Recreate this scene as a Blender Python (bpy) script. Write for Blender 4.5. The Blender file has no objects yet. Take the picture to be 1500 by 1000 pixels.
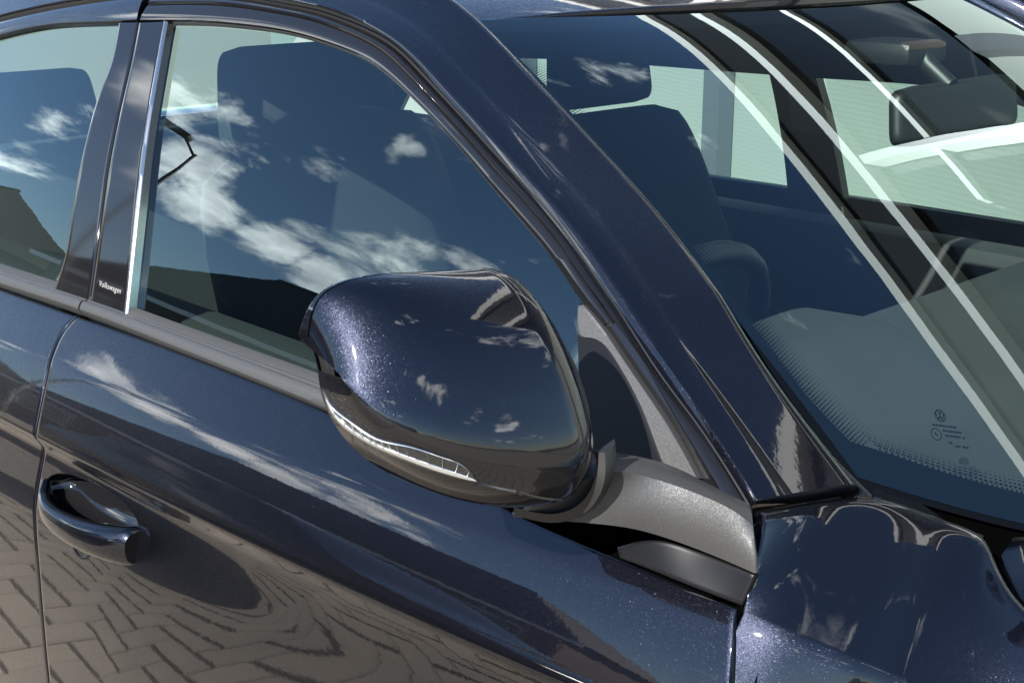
import bpy, bmesh, math, random
import numpy as np
from mathutils import Vector, Matrix
R = math.radians
scene = bpy.context.scene
col = scene.collection

# ---------------------------------------------------------------- camera
cam_data = bpy.data.cameras.new('camera'); cam = bpy.data.objects.new('camera', cam_data); col.objects.link(cam)
cam.location = (1.6339, -1.6640, 1.4432); cam.rotation_euler = (R(90-16.7), 0, R(46))
cam_data.lens = 48; cam_data.sensor_width = 36; cam_data.clip_start = .02; cam_data.clip_end = 2000
scene.camera = cam

# ---------------------------------------------------------------- sky, sun, exposure
SUN_AZ, SUN_EL = R(-74), R(34)            # measured from +x towards +y
sun_dir = Vector((math.cos(SUN_EL)*math.cos(SUN_AZ), math.cos(SUN_EL)*math.sin(SUN_AZ), math.sin(SUN_EL)))
world = bpy.data.worlds.new('World'); scene.world = world; world.use_nodes = True
wn, wl = world.node_tree.nodes, world.node_tree.links
wn.clear()
def wnode(t, **kw):
    n = wn.new(t)
    for k, v in kw.items(): setattr(n, k, v)
    return n
sky = wnode('ShaderNodeTexSky', sky_type='NISHITA', sun_disc=False, sun_elevation=SUN_EL,
            sun_rotation=math.atan2(sun_dir.x, sun_dir.y), air_density=1.0, dust_density=.15, ozone_density=4.0)
tc = wnode('ShaderNodeTexCoord')
def wm(op, a, b=None, c=None, clamp=False):
    n = wnode('ShaderNodeMath', operation=op, use_clamp=clamp)
    for i, s in enumerate((a, b, c)):
        if s is None: continue
        if isinstance(s, (int, float)): n.inputs[i].default_value = s
        else: wl.new(s, n.inputs[i])
    return n.outputs[0]
# broken fair-weather cloud: noise over the whole dome, thicker where the banks stand
def dirv(az, el): return (math.cos(R(el))*math.cos(R(az)), math.cos(R(el))*math.sin(R(az)), math.sin(R(el)))
vs_ = wnode('ShaderNodeVectorMath', operation='MULTIPLY'); vs_.inputs[1].default_value = (1, 1, 1.9); wl.new(tc.outputs['Generated'], vs_.inputs[0])
def wnoise(scale, detail, rough, off):
    a = wnode('ShaderNodeVectorMath', operation='ADD'); a.inputs[1].default_value = off; wl.new(vs_.outputs[0], a.inputs[0])
    n = wnode('ShaderNodeTexNoise'); n.inputs['Scale'].default_value = scale; n.inputs['Detail'].default_value = detail; n.inputs['Roughness'].default_value = rough
    n.inputs['Distortion'].default_value = .25; wl.new(a.outputs[0], n.inputs['Vector']); return n.outputs['Fac']
n1 = wnoise(7.5, 9, .60, (1.3, .2, .7)); n2 = wnoise(2.1, 3, .5, (4.1, 2.2, .3)); n3 = wnoise(14, 4, .6, (.3, 5., 2.))
BANKS = [(-157, 21, 2.6, .9), (-152, 17.5, 2.5, .95), (-149, 15, 2.2, .95), (-145, 14.2, 2.1, 1), (-141, 13.2, 2.3, 1), (-136, 12.0, 3, 1), (-132, 13, 3, .9), (-126, 7, 3, 1), (-121, 5, 3, .8),
         (-145, 27, 1.3, .8), (-159, 15, 2.4, .8), (-163, 8, 3, .9), (-9, 35, 4, .9), (-3, 30, 4, 1), (3, 25, 4.5, 1), (11, 20, 5, 1), (20, 14, 5, 1), (48, 39, 8, 1), (62, 46, 7, 1), (38, 41, 4, .7), (115, 53, 4, .6), (110, 61, 5, .6), (88, 66, 5, .5),
         (20, 60, 6, .6), (-40, 22, 5, .7), (-75, 9, 5, .8), (-100, 12, 5, .6), (150, 12, 7, .8), (178, 10, 6, .8),
         ]
tot = None
for az, el, rad, wgt in BANKS:
    d = wnode('ShaderNodeVectorMath', operation='DOT_PRODUCT'); wl.new(tc.outputs['Generated'], d.inputs[0]); d.inputs[1].default_value = dirv(az, el)
    g = wm('MULTIPLY', wm('POWER', wm('MAXIMUM', d.outputs['Value'], 0.), 2/R(rad)**2*.7), wgt)
    tot = g if tot is None else wm('MAXIMUM', tot, g)
dens = wm('ADD', wm('ADD', wm('MULTIPLY', n1, .60), wm('MULTIPLY', n2, .40)), wm('MULTIPLY', tot, .175))
ramp = wnode('ShaderNodeMapRange', interpolation_type='SMOOTHSTEP')
ramp.inputs['From Min'].default_value = .605; ramp.inputs['From Max'].default_value = .70
wl.new(dens, ramp.inputs['Value'])
shade = wnode('ShaderNodeMix', data_type='RGBA'); wl.new(wm('MULTIPLY', wm('SUBTRACT', n3, .30), 2.2, clamp=True), shade.inputs[0])
shade.inputs[6].default_value = (9.5, 10.2, 11.2, 1); shade.inputs[7].default_value = (28, 28, 27.3, 1)
mixc = wnode('ShaderNodeMix', data_type='RGBA')
wl.new(wm('MULTIPLY', ramp.outputs[0], .92), mixc.inputs[0]); wl.new(sky.outputs[0], mixc.inputs[6]); wl.new(shade.outputs[2], mixc.inputs[7])
bg = wnode('ShaderNodeBackground'); bg.inputs['Strength'].default_value = .065
wl.new(mixc.outputs[2], bg.inputs[0])
wo = wnode('ShaderNodeOutputWorld'); wl.new(bg.outputs[0], wo.inputs[0])
sun_data = bpy.data.lights.new('sun', 'SUN'); sun_data.energy = 5.0; sun_data.angle = R(.53); sun_data.color = (1, .955, .89)
sun = bpy.data.objects.new('sun', sun_data); col.objects.link(sun)
sun.rotation_euler = sun_dir.to_track_quat('Z', 'Y').to_euler()
vs = scene.view_settings; vs.view_transform = 'Standard'; vs.look = 'None'; vs.gamma = 1; vs.use_curve_mapping = False; vs.exposure = 2.15

# ---------------------------------------------------------------- materials
MATS = {}
class NT:
    def __init__(s, name):
        s.m = bpy.data.materials.new(name); s.m.use_nodes = True; MATS[name] = s.m
        s.t = s.m.node_tree; s.t.nodes.clear(); s.out = s.t.nodes.new('ShaderNodeOutputMaterial')
        s.geo = s.t.nodes.new('ShaderNodeNewGeometry'); s.tc = s.t.nodes.new('ShaderNodeTexCoord')
    def n(s, t, ins=None, **kw):
        n = s.t.nodes.new(t)
        for k, v in kw.items(): setattr(n, k, v)
        for k, v in (ins or {}).items(): s.put(n.inputs[k], v)
        return n
    def put(s, sock, v):
        if isinstance(v, bpy.types.NodeSocket): s.t.links.new(v, sock)
        else: sock.default_value = v
    def math(s, op, a, b=0., clamp=False):
        n = s.n('ShaderNodeMath', operation=op, use_clamp=clamp); s.put(n.inputs[0], a); s.put(n.inputs[1], b); return n.outputs[0]
    def vmath(s, op, a, b=(0, 0, 0)):
        n = s.n('ShaderNodeVectorMath', operation=op); s.put(n.inputs[0], a)
        if op == 'SCALE': s.put(n.inputs['Scale'], b)
        else: s.put(n.inputs[1], b)
        return n.outputs[0]
    def noise(s, scale, detail=2., rough=.5, vec=None):
        return s.n('ShaderNodeTexNoise', {'Vector': vec or s.geo.outputs['Position'], 'Scale': scale, 'Detail': detail, 'Roughness': rough})
    def bump(s, h, strength, dist):
        return s.n('ShaderNodeBump', {'Height': h, 'Strength': strength, 'Distance': dist}).outputs[0]
    def mix(s, f, a, b):
        n = s.n('ShaderNodeMix', data_type='RGBA'); s.put(n.inputs[0], f); s.put(n.inputs[6], a); s.put(n.inputs[7], b); return n.outputs[2]
    def bsdf(s, **kw):
        p = s.n('ShaderNodeBsdfPrincipled')
        for k, v in kw.items(): s.put(p.inputs[k.replace('_', ' ')], v)
        s.t.links.new(p.outputs[0], s.out.inputs[0]); return p
def c4(r, g, b): return (r, g, b, 1)

def mat_paint():
    m = NT('navy_metallic_paint')
    vo = m.n('ShaderNodeTexVoronoi', {'Vector': m.geo.outputs['Position'], 'Scale': 2400.}, feature='F1')
    rnd = m.vmath('SUBTRACT', vo.outputs['Color'], (.5, .5, .5))
    vo2 = m.n('ShaderNodeTexVoronoi', {'Vector': m.geo.outputs['Position'], 'Scale': 3600.}, feature='F1')
    rnd2 = m.vmath('SUBTRACT', vo2.outputs['Color'], (.5, .5, .5))
    # sparse coarse flakes: brighter, sharper and turned further out of the surface than the ground coat
    vo3 = m.n('ShaderNodeTexVoronoi', {'Vector': m.geo.outputs['Position'], 'Scale': 2700.}, feature='F1')
    s3 = m.n('ShaderNodeSeparateColor', {0: vo3.outputs['Color']}); mask = m.math('GREATER_THAN', s3.outputs[2], .84)
    rnd3 = m.vmath('SCALE', m.vmath('SUBTRACT', vo3.outputs['Color'], (.5, .5, .92)), m.math('MULTIPLY', mask, .42))
    nrm = m.vmath('NORMALIZE', m.vmath('ADD', m.vmath('ADD', m.geo.outputs['Normal'], rnd3), m.vmath('ADD', m.vmath('SCALE', rnd, .22), m.vmath('SCALE', rnd2, .22))))
    peel = m.bump(m.noise(120, 2).outputs['Fac'], .018, .0012)
    colr = m.mix(mask, c4(.0036, .0044, .0090), c4(.0080, .0092, .0140)); rgh = m.math('SUBTRACT', .35, m.math('MULTIPLY', mask, .10))
    m.bsdf(Base_Color=colr, Metallic=.92, Roughness=rgh, Normal=nrm, Coat_Weight=1., Coat_Roughness=.03, Coat_IOR=1.52, Coat_Normal=peel)
def mat_plain(name, color, rough=.5, metal=0., bump=None, coat=0., spec=.5, var=.0, vscale=40.):
    m = NT(name); b = c4(*color)
    if var:
        f = m.noise(vscale, 5, .6).outputs['Fac']
        b = m.mix(f, c4(*[v*(1-var) for v in color]), c4(*[min(1, v*(1+var)) for v in color]))
    kw = dict(Base_Color=b, Roughness=rough, Metallic=metal, Coat_Weight=coat, Coat_Roughness=.02, Specular_IOR_Level=spec)
    if bump: kw['Normal'] = m.bump(m.noise(bump[0], 3).outputs['Fac'], bump[1], bump[2])
    return m.bsdf(**kw), m
def mat_silver():
    m = NT('satin_grey_metallic')
    vo = m.n('ShaderNodeTexVoronoi', {'Vector': m.geo.outputs['Position'], 'Scale': 1500.}, feature='F1')
    rnd = m.vmath('SUBTRACT', vo.outputs['Color'], (.5, .5, .5))
    nrm = m.vmath('NORMALIZE', m.vmath('ADD', m.geo.outputs['Normal'], m.vmath('SCALE', rnd, .18)))
    m.bsdf(Base_Color=c4(.055, .056, .057), Metallic=.65, Roughness=.46, Normal=nrm)
def mat_glass(name, tint, boost=1.):
    m = NT(name)
    lw = m.n('ShaderNodeLayerWeight', {'Blend': .5})
    f5 = m.math('POWER', lw.outputs['Facing'], 5.)
    F = m.math('ADD', m.math('MULTIPLY', f5, .957), .043)
    Rr = m.math('DIVIDE', m.math('MULTIPLY', F, 2.*boost), m.math('ADD', F, 1.), clamp=True)
    peel = m.bump(m.noise(9, 1).outputs['Fac'], .03, .004)
    gl = m.n('ShaderNodeBsdfGlossy', {'Color': c4(.84, .98, 1.), 'Roughness': 0., 'Normal': peel})
    tr = m.n('ShaderNodeBsdfTransparent', {'Color': c4(*tint)})
    mx = m.n('ShaderNodeMixShader', {0: Rr, 1: tr.outputs[0], 2: gl.outputs[0]})
    m.t.links.new(mx.outputs[0], m.out.inputs[0])
mat_paint(); mat_silver()
mat_glass('side_glass', (.66, .80, .76)); mat_glass('screen_glass', (.72, .84, .80)); mat_glass('lens_glass', (.96, .97, .97))
mat_plain('gloss_black', (.004, .004, .0045), .05)
mat_plain('rubber', (.012, .012, .012), .55, bump=(900, .3, .0006))
mat_plain('textured_black', (.0045, .0045, .0045), .45, bump=(1400, .35, .0004))
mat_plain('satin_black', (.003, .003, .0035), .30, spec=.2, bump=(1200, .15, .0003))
mat_plain('cavity_shade', (.0006, .0006, .0006), .9, spec=0.)  # near-black: the shade in gaps and recesses is put into the colour
mat_plain('bright_trim', (.55, .52, .47), .16, metal=1.)
mat_plain('frit', (.0015, .002, .003), .6, spec=0.)
mat_plain('white_print', (.16, .16, .16), .5)
mat_plain('chrome', (.75, .75, .76), .06, metal=1.)
mat_plain('reflector', (.85, .85, .86), .16, metal=.9)
mat_plain('cabin_dark', (.008, .009, .010), .75, var=.25, bump=(300, .3, .001))
mat_plain('cabin_fabric', (.006, .007, .009), .9, var=.3, vscale=300.)
mat_plain('dash_top', (.016, .017, .018), .65, bump=(700, .5, .0008))
mat_plain('headlining', (.05, .052, .052), .9)
mat_plain('tyre', (.015, .015, .015), .8)
mat_plain('alloy', (.25, .25, .26), .35, metal=.9)
mat_plain('other_paint', (.008, .008, .009), .25, coat=1.)
mat_plain('white_steel', (.72, .72, .70), .45, var=.08, vscale=3.)
mat_plain('grey_sheet', (.03, .032, .035), .6, var=.2, vscale=2.)
mat_plain('dark_sign', (.012, .013, .014), .5)
mat_plain('pale_wall', (.17, .185, .17), .7, var=.06, vscale=1.)
mat_plain('dark_post', (.05, .055, .06), .6)
mat_plain('roof_tile', (.045, .032, .026), .8, var=.35, vscale=6.)
mat_plain('house_brick', (.14, .085, .06), .85, var=.25, vscale=8.)
mat_plain('white_upvc', (.7, .7, .68), .5)
mat_plain('dark_pane', (.01, .012, .015), .05)
mat_plain('lamp_metal', (.05, .05, .05), .5)
mat_plain('hill_green', (.03, .04, .018), 1., var=.5, vscale=.25)
mat_plain('bark', (.05, .035, .025), .9)
mat_plain('leaf', (.035, .055, .02), .7, var=.5, vscale=3.)
mat_plain('paving_sand', (.05, .045, .038), .95, var=.3, vscale=60.)
def mat_block():
    m = NT('paving_block')
    r = m.n('ShaderNodeObjectInfo').outputs['Random']
    f = m.noise(6, 4).outputs['Fac']; g = m.noise(160, 3).outputs['Fac']
    a = m.mix(f, c4(.13, .112, .088), c4(.225, .195, .155)); b = m.mix(m.math('MULTIPLY', g, .5), a, c4(.07, .06, .05))
    c = m.mix(m.math('MULTIPLY', r, .25), b, c4(.24, .20, .15))
    m.bsdf(Base_Color=c, Roughness=.9, Normal=m.bump(g, .4, .002))
mat_block()

# ---------------------------------------------------------------- helpers
def spline(pts, n):
    """natural cubic spline through the points, n samples even in arc length"""
    P = np.array(pts, float)
    if len(P) == 2: return P[0] + (P[1]-P[0])*np.linspace(0, 1, n)[:, None]
    t = np.concatenate([[0], np.cumsum(np.sqrt(np.linalg.norm(np.diff(P, axis=0), axis=1)))])
    h = np.diff(t); k = len(P); A = np.zeros((k, k)); B = np.zeros_like(P); A[0, 0] = A[-1, -1] = 1
    for i in range(1, k-1):
        A[i, i-1], A[i, i], A[i, i+1] = h[i-1], 2*(h[i-1]+h[i]), h[i]
        B[i] = 6*((P[i+1]-P[i])/h[i] - (P[i]-P[i-1])/h[i-1])
    M = np.linalg.solve(A, B)
    def ev(u):
        i = np.clip(np.searchsorted(t, u)-1, 0, k-2); a = (t[i+1]-u)[:, None]; b = (u-t[i])[:, None]; hh = h[i][:, None]
        return (M[i]*a**3+M[i+1]*b**3)/(6*hh) + (P[i]/hh-M[i]*hh/6)*a + (P[i+1]/hh-M[i+1]*hh/6)*b
    f = ev(np.linspace(0, t[-1], 40*k)); L = np.concatenate([[0], np.cumsum(np.linalg.norm(np.diff(f, axis=0), axis=1))])
    s = np.linspace(0, L[-1], n)
    return np.stack([np.interp(s, L, f[:, j]) for j in range(P.shape[1])], 1)
def lift(c, surf, off=0.):
    """(x, z) outline -> points on a side surface; off is outward (-y)"""
    c = np.asarray(c); return np.stack([c[:, 0], surf(c[:, 0], c[:, 1])-off, c[:, 1]], 1)
def tag(o, label=None, cat=None, group=None, kind=None):
    if label: o['label'] = label
    if cat: o['category'] = cat
    if group: o['group'] = group
    if kind: o['kind'] = kind
    return o
def mesh(name, verts, faces, mat, parent=None, smooth=True, angle=35):
    me = bpy.data.meshes.new(name)
    me.from_pydata([tuple(map(float, v)) for v in verts], [], [tuple(int(i) for i in f) for f in faces]); me.update()
    me.materials.append(MATS[mat])
    if smooth:
        me.shade_smooth(); me.set_sharp_from_angle(angle=R(angle))
    o = bpy.data.objects.new(name, me); col.objects.link(o)
    if parent: o.parent = parent
    return o
def empty(name, loc=(0, 0, 0)):
    o = bpy.data.objects.new(name, None); o.location = loc; o.empty_display_size = .1; col.objects.link(o); return o
def grid_normals(P):
    du = np.gradient(P, axis=0); dv = np.gradient(P, axis=1); N = np.cross(du, dv)
    return N/(np.linalg.norm(N, axis=-1, keepdims=True)+1e-12)
def sheet(name, P, mat, parent, hint=(0, -1, .3), rim=.012, round_=.0015, angle=35, hole=None):
    """a panel from a grid of points, its edges rolled over and turned inwards by rim"""
    P = np.asarray(P, float); m, n = P.shape[:2]
    N = grid_normals(P)
    if (N*np.array(hint)).sum(-1).mean() < 0: N = -N; flip = True
    else: flip = False
    V = list(P.reshape(-1, 3)); idx = np.arange(m*n).reshape(m, n); Fc = []
    for i in range(m-1):
        for j in range(n-1):
            if hole is not None and hole[i, j]: continue
            q = (idx[i, j], idx[i+1, j], idx[i+1, j+1], idx[i, j+1]); Fc.append(q[::-1] if flip else q)
    if rim:
        loop = [(i, 0) for i in range(m)] + [(m-1, j) for j in range(1, n)] + [(i, n-1) for i in range(m-2, -1, -1)] + [(0, j) for j in range(n-2, 0, -1)]
        prev = [idx[a] for a in loop]
        for k, (out, dn) in enumerate(((.6, .35), (1., 1.), (1., rim/round_))):
            ring = []
            for (i, j) in loop:
                d = np.zeros(3)
                if i == 0: d += (P[0, j]-P[1, j])/(np.linalg.norm(P[0, j]-P[1, j])+1e-9)
                if i == m-1: d += (P[-1, j]-P[-2, j])/(np.linalg.norm(P[-1, j]-P[-2, j])+1e-9)
                if j == 0: d += (P[i, 0]-P[i, 1])/(np.linalg.norm(P[i, 0]-P[i, 1])+1e-9)
                if j == n-1: d += (P[i, -1]-P[i, -2])/(np.linalg.norm(P[i, -1]-P[i, -2])+1e-9)
                ring.append(len(V)); V.append(P[i, j] + d*round_*out - N[i, j]*round_*dn)
            for a in range(len(loop)):
                b = (a+1) % len(loop); q = (prev[a], ring[a], ring[b], prev[b]); Fc.append(q if not flip else q[::-1])
            prev = ring
    return mesh(name, V, Fc, mat, parent, angle=angle)
def loft(A, B, m, surf=None, off=0.):
    A = np.asarray(A, float); B = np.asarray(B, float); w = np.linspace(0, 1, m)[None, :, None]
    P = A[:, None]*(1-w) + B[:, None]*w
    if surf is not None:
        if P.shape[2] == 2: P = np.stack([P[..., 0], surf(P[..., 0], P[..., 1])-off, P[..., 1]], -1)
        else: P[..., 1] = surf(P[..., 0], P[..., 2]) - off
    return P
def strip(name, A, B, prof, mat, parent, hint=(0, -1, .4), angle=35, caps=True):
    """a moulding between two edge curves; prof = [(t across, height over the chord), ...]"""
    A = np.asarray(A, float); B = np.asarray(B, float); n = len(A)
    T = np.gradient((A+B)/2, axis=0); X = B-A; N = np.cross(T, X); N /= np.linalg.norm(N, axis=1, keepdims=True)+1e-12
    if (N*np.array(hint)).sum(1).mean() < 0: N = -N
    P = np.stack([A + X*t + N*h for t, h in prof], 1); k = len(prof); idx = np.arange(n*k).reshape(n, k); Fc = []
    fl = (np.cross(np.gradient(P, axis=0), np.gradient(P, axis=1))*N[:, None]).sum() < 0
    for i in range(n-1):
        for j in range(k-1):
            q = (idx[i, j], idx[i+1, j], idx[i+1, j+1], idx[i, j+1]); Fc.append(q[::-1] if fl else q)
    if caps: Fc += [tuple(idx[0]), tuple(idx[-1][::-1])]
    return mesh(name, P.reshape(-1, 3), Fc, mat, parent, angle=angle)
def tube(name, path, r, mat, parent, seg=12, flat=1., closed=False):
    P = np.asarray(path, float); n = len(P); r = np.broadcast_to(r, n)
    T = np.gradient(P, axis=0); T /= np.linalg.norm(T, axis=1, keepdims=True)+1e-12
    ref = np.array([0, 0, 1.]) if abs(T[:, 2]).mean() < .8 else np.array([1., 0, 0])
    V = []; Fc = []
    for i in range(n):
        a = np.cross(T[i], ref); a /= np.linalg.norm(a); b = np.cross(a, T[i])
        for k in range(seg):
            w = 2*math.pi*k/seg; V.append(P[i] + r[i]*(math.cos(w)*a + flat*math.sin(w)*b))
    rows = n if closed else n-1
    for i in range(rows):
        for k in range(seg):
            j = (i+1) % n; Fc.append((i*seg+k, i*seg+(k+1) % seg, j*seg+(k+1) % seg, j*seg+k))
    if not closed: Fc += [tuple(range(seg))[::-1], tuple((n-1)*seg+k for k in range(seg))]
    return mesh(name, V, Fc, mat, parent, angle=50)
def box(name, lo, hi, mat, parent=None, bev=0.):
    bm = bmesh.new(); bmesh.ops.create_cube(bm, size=1)
    for v in bm.verts: v.co = Vector(((lo[i]+hi[i])/2 + v.co[i]*(hi[i]-lo[i]) for i in range(3)))
    if bev: bmesh.ops.bevel(bm, geom=bm.edges[:], offset=bev, segments=2, affect='EDGES', profile=.6)
    me = bpy.data.meshes.new(name); bm.to_mesh(me); bm.free(); me.materials.append(MATS[mat])
    if bev: me.shade_smooth(); me.set_sharp_from_angle(angle=R(40))
    o = bpy.data.objects.new(name, me); col.objects.link(o)
    if parent: o.parent = parent
    return o

# ---------------------------------------------------------------- body surfaces (metres)
# x forward, y to the car's left, z up; origin under the gap between the two right-hand doors
def plan(x):
    return .035*np.maximum(0, x-.1)**2 + .012*np.minimum(0, x-.1)**2
def y_glass(x, z):
    """outer face of the right-hand glasshouse"""
    d = z-.97
    return -.862 + .30*d + .46*d*d + plan(x)
# door section: lean of the skin (degrees) against the height over the swage line
_S = np.array([-.60,-.40,-.25,-.16,-.11,-.08,-.06,-.036,-.024,-.015,-.006,.002,.010,.05,.084,.092,.15,.25])
_R = np.array([-6.,-3.,0.,2.,6.,15.,17.,15.,2.,-30.,-33.,14.,18.,24.,31.,40.,44.,46.])     # towards the back: hollow under the line
_F = np.array([-6.,-3.,0.,1.,1.,1.,0.,-3.,-6.,-10.,-12.,8.,18.,24.,31.,40.,44.,46.]) # towards the front: hollow faded out
_s = np.linspace(-.60, .25, 1701)
def _table(t):
    g = np.tan(np.radians(np.interp(_s, _S, t)))
    I = np.concatenate([[0], np.cumsum((g[1:]+g[:-1])*.5*(_s[1]-_s[0]))])
    return I - np.interp(0, _s, I)
_IR, _IF = _table(_R), _table(_F)
def z_swage(x):
    return .817 + .024*np.clip(x, -1, 1.2)
def hollow(x):
    t = np.clip((x-.16)/.54, 0, 1)
    return 1 - t*t*(3-2*t)
def y_door(x, z):
    s = z - z_swage(x); k = hollow(x)
    return -.955 + plan(x) + np.interp(s, _s, _IR)*k + np.interp(s, _s, _IF)*(1-k)
def x_header(y):
    return .58 - .15*(np.abs(y)/.57)**2.2
def z_screen(x, y):
    """windscreen: falls forward from the header, bowed across the car"""
    s = x - x_header(y)
    return 1.346 - (.47*s + .045*s*s - .0115*(1-np.exp(-np.maximum(s, 0)/.105)))

# traced outlines (metres): side curves are (x, z), the others (x, y, z)
SEAL_IN = [(-1.4972, 1.1318), (-0.8917, 1.2418), (-0.5278, 1.306), (-0.3928, 1.3264), (-0.295, 1.3386), (-0.1752, 1.351), (-0.0366, 1.3597), (0.0933, 1.362), (0.2024, 1.3566), (0.2753, 1.3512), (0.3322, 1.3436), (0.4262, 1.3248), (0.5059, 1.2948), (0.5895, 1.2587), (0.6596, 1.227), (0.7236, 1.198), (0.7849, 1.1657), (0.8228, 1.1418), (0.8588, 1.1193), (0.9149, 1.0805), (0.9648, 1.0496), (1.0032, 1.0225), (1.0331, 0.9987)]
SEAL_OUT = [(-1.5194, 1.1406), (-0.9096, 1.2501), (-0.5429, 1.3141), (-0.4064, 1.3348), (-0.3074, 1.3472), (-0.1861, 1.3597), (-0.0455, 1.3684), (0.0868, 1.3706), (0.1979, 1.3651), (0.2722, 1.3599), (0.3317, 1.3523), (0.4291, 1.3329), (0.5121, 1.3022), (0.5962, 1.2661), (0.6664, 1.2346), (0.7307, 1.2054), (0.7926, 1.1727), (0.8309, 1.1487), (0.867, 1.1261), (0.9227, 1.0876), (0.9722, 1.0569), (1.0109, 1.0296), (1.041, 1.0058)]
GLASS_EDGE = [(-0.0249, 1.329), (0.0573, 1.3317), (0.1363, 1.3318), (0.2483, 1.3283), (0.3559, 1.3164), (0.4195, 1.304), (0.486, 1.2817), (0.5506, 1.2561), (0.6122, 1.2288), (0.6706, 1.2006), (0.7244, 1.1748), (0.7757, 1.148), (0.8204, 1.1206), (0.8478, 1.1061)]
FRAME_IN = [(-0.1012, 1.3257), (-0.0249, 1.329), (0.0573, 1.3317), (0.1363, 1.3318), (0.2483, 1.3283), (0.3559, 1.3164), (0.4195, 1.304), (0.486, 1.2817), (0.5506, 1.2561), (0.6122, 1.2288), (0.6706, 1.2006), (0.7244, 1.1748), (0.7757, 1.148), (0.8204, 1.1206), (0.8478, 1.1061)]
REAR_FRAME_IN = [(-1.4358, 1.068), (-0.8632, 1.2139), (-0.5089, 1.2866), (-0.3738, 1.3071), (-0.262, 1.3159), (-0.1514, 1.3226), (-0.1102, 1.3253)]
REAR_GLASS_EDGE = [(-1.4358, 1.068), (-0.8632, 1.2139), (-0.5089, 1.2866), (-0.3738, 1.3071), (-0.262, 1.3159), (-0.1514, 1.3226)]
FRAME_FRONT_TOP = [(0.8444, 1.1224), (0.8721, 1.1053), (0.8955, 1.0914), (0.9436, 1.0544), (0.9853, 1.0224), (1.0104, 1.0018)]
QUARTER_IN = [(0.8416, 1.1096), (0.8923, 1.0758), (0.9402, 1.0435), (0.9814, 1.0086)]
CHROME = [(-0.0301, 1.327), (0.0026, 1.2628), (0.0396, 1.1772), (0.0732, 1.0935), (0.0958, 1.0133), (0.103, 0.9759)]
DOOR_GAP_UP = [(-0.1023, 1.323), (-0.0723, 1.262), (-0.0485, 1.1898), (-0.0262, 1.1186), (-0.0043, 1.0394), (0.0042, 0.9763)]
REAR_TRIM_EDGE = [(-0.1534, 1.3207), (-0.1282, 1.2716), (-0.1258, 1.236), (-0.1091, 1.1396), (-0.0892, 1.0619), (-0.084, 1.0224), (-0.0954, 0.9726)]
SAIL_OUT = [(0.827, 1.1223), (0.8542, 1.1079), (0.8993, 1.0793), (0.9468, 1.0473), (0.9874, 1.0139)]
SAIL_MID = [(0.823, 1.1205), (0.8335, 1.0983), (0.844, 1.0979), (0.8603, 1.0963), (0.8828, 1.0834), (0.915, 1.0582), (0.9383, 1.0342), (0.9585, 1.011)]
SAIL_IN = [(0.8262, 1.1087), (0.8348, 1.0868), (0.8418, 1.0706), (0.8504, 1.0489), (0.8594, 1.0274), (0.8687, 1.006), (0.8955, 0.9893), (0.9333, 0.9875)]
STRIP_TOP = [(-1.1842, 0.9381), (-0.6478, 0.962), (-0.2556, 0.9738), (0.0063, 0.9813), (0.1162, 0.9829), (0.2883, 0.9834), (0.4849, 0.9833), (0.6083, 0.9815), (0.7457, 0.978), (0.8332, 0.9739)]
STRIP_LOW = [(-1.1541, 0.9176), (-0.6236, 0.9448), (-0.2362, 0.9599), (0.0046, 0.9681), (0.2288, 0.9693), (0.5104, 0.966), (0.6626, 0.961), (0.7941, 0.9542), (0.8704, 0.9475)]
DOOR_TOP = [(-1.1436, 0.9093), (-0.6382, 0.9349), (-0.2494, 0.9495), (-0.0152, 0.956), (0.2217, 0.9627), (0.5192, 0.9627), (0.6747, 0.9558), (0.8199, 0.9449), (0.9491, 0.9421), (1.0671, 0.9402)]
DOOR_GAP_LOW = [(-0.0082, 0.9588), (-0.0253, 0.936), (0.0029, 0.8909), (0.0078, 0.8542), (0.0097, 0.8201), (-0.0039, 0.7542), (0.0071, 0.6149), (-0.0001, 0.457)]
FENDER_GAP_LOW = [(1.069, 0.9402), (1.0786, 0.9213), (1.0879, 0.8952)]
FENDER_LINE = [(1.0758, 0.9403), (1.1429, 0.9384), (1.2148, 0.9367)]
WING_LINE = [(1.0729, -0.872, 0.9377), (1.102, -0.863, 0.9315), (1.1265, -0.848, 0.9215), (1.1539, -0.828, 0.9091), (1.1801, -0.806, 0.8947)]
HANDLE_OUTLINE = [(0.0168, 0.7422), (0.0218, 0.7596), (0.0431, 0.7751), (0.0914, 0.7831), (0.1424, 0.7879), (0.1843, 0.7863), (0.2178, 0.781), (0.2538, 0.7744), (0.2664, 0.7644), (0.2683, 0.748), (0.2528, 0.7366), (0.2161, 0.7301), (0.1359, 0.7177), (0.0775, 0.7118), (0.0352, 0.7141)]
SCREEN_EDGE = [(0.4333, -0.5738, 1.344), (0.5602, -0.597, 1.285), (0.6902, -0.6235, 1.2153), (0.8149, -0.6472, 1.1453), (0.9174, -0.6755, 1.0826), (0.9888, -0.6929, 1.0386), (1.0772, -0.7009, 0.9885)]
PILLAR_EDGE = [(0.4308, -0.5865, 1.3421), (0.5509, -0.6109, 1.2853), (0.6802, -0.6375, 1.2157), (0.8034, -0.6623, 1.1458), (0.9062, -0.6895, 1.0831), (0.9783, -0.7058, 1.0391), (1.0684, -0.7132, 0.9882)]
SCREEN_BASE = [(1.079, -0.7005, 0.9877), (1.1173, -0.6795, 0.9753), (1.1554, -0.6561, 0.9636), (1.182, -0.6358, 0.9566)]
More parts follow.
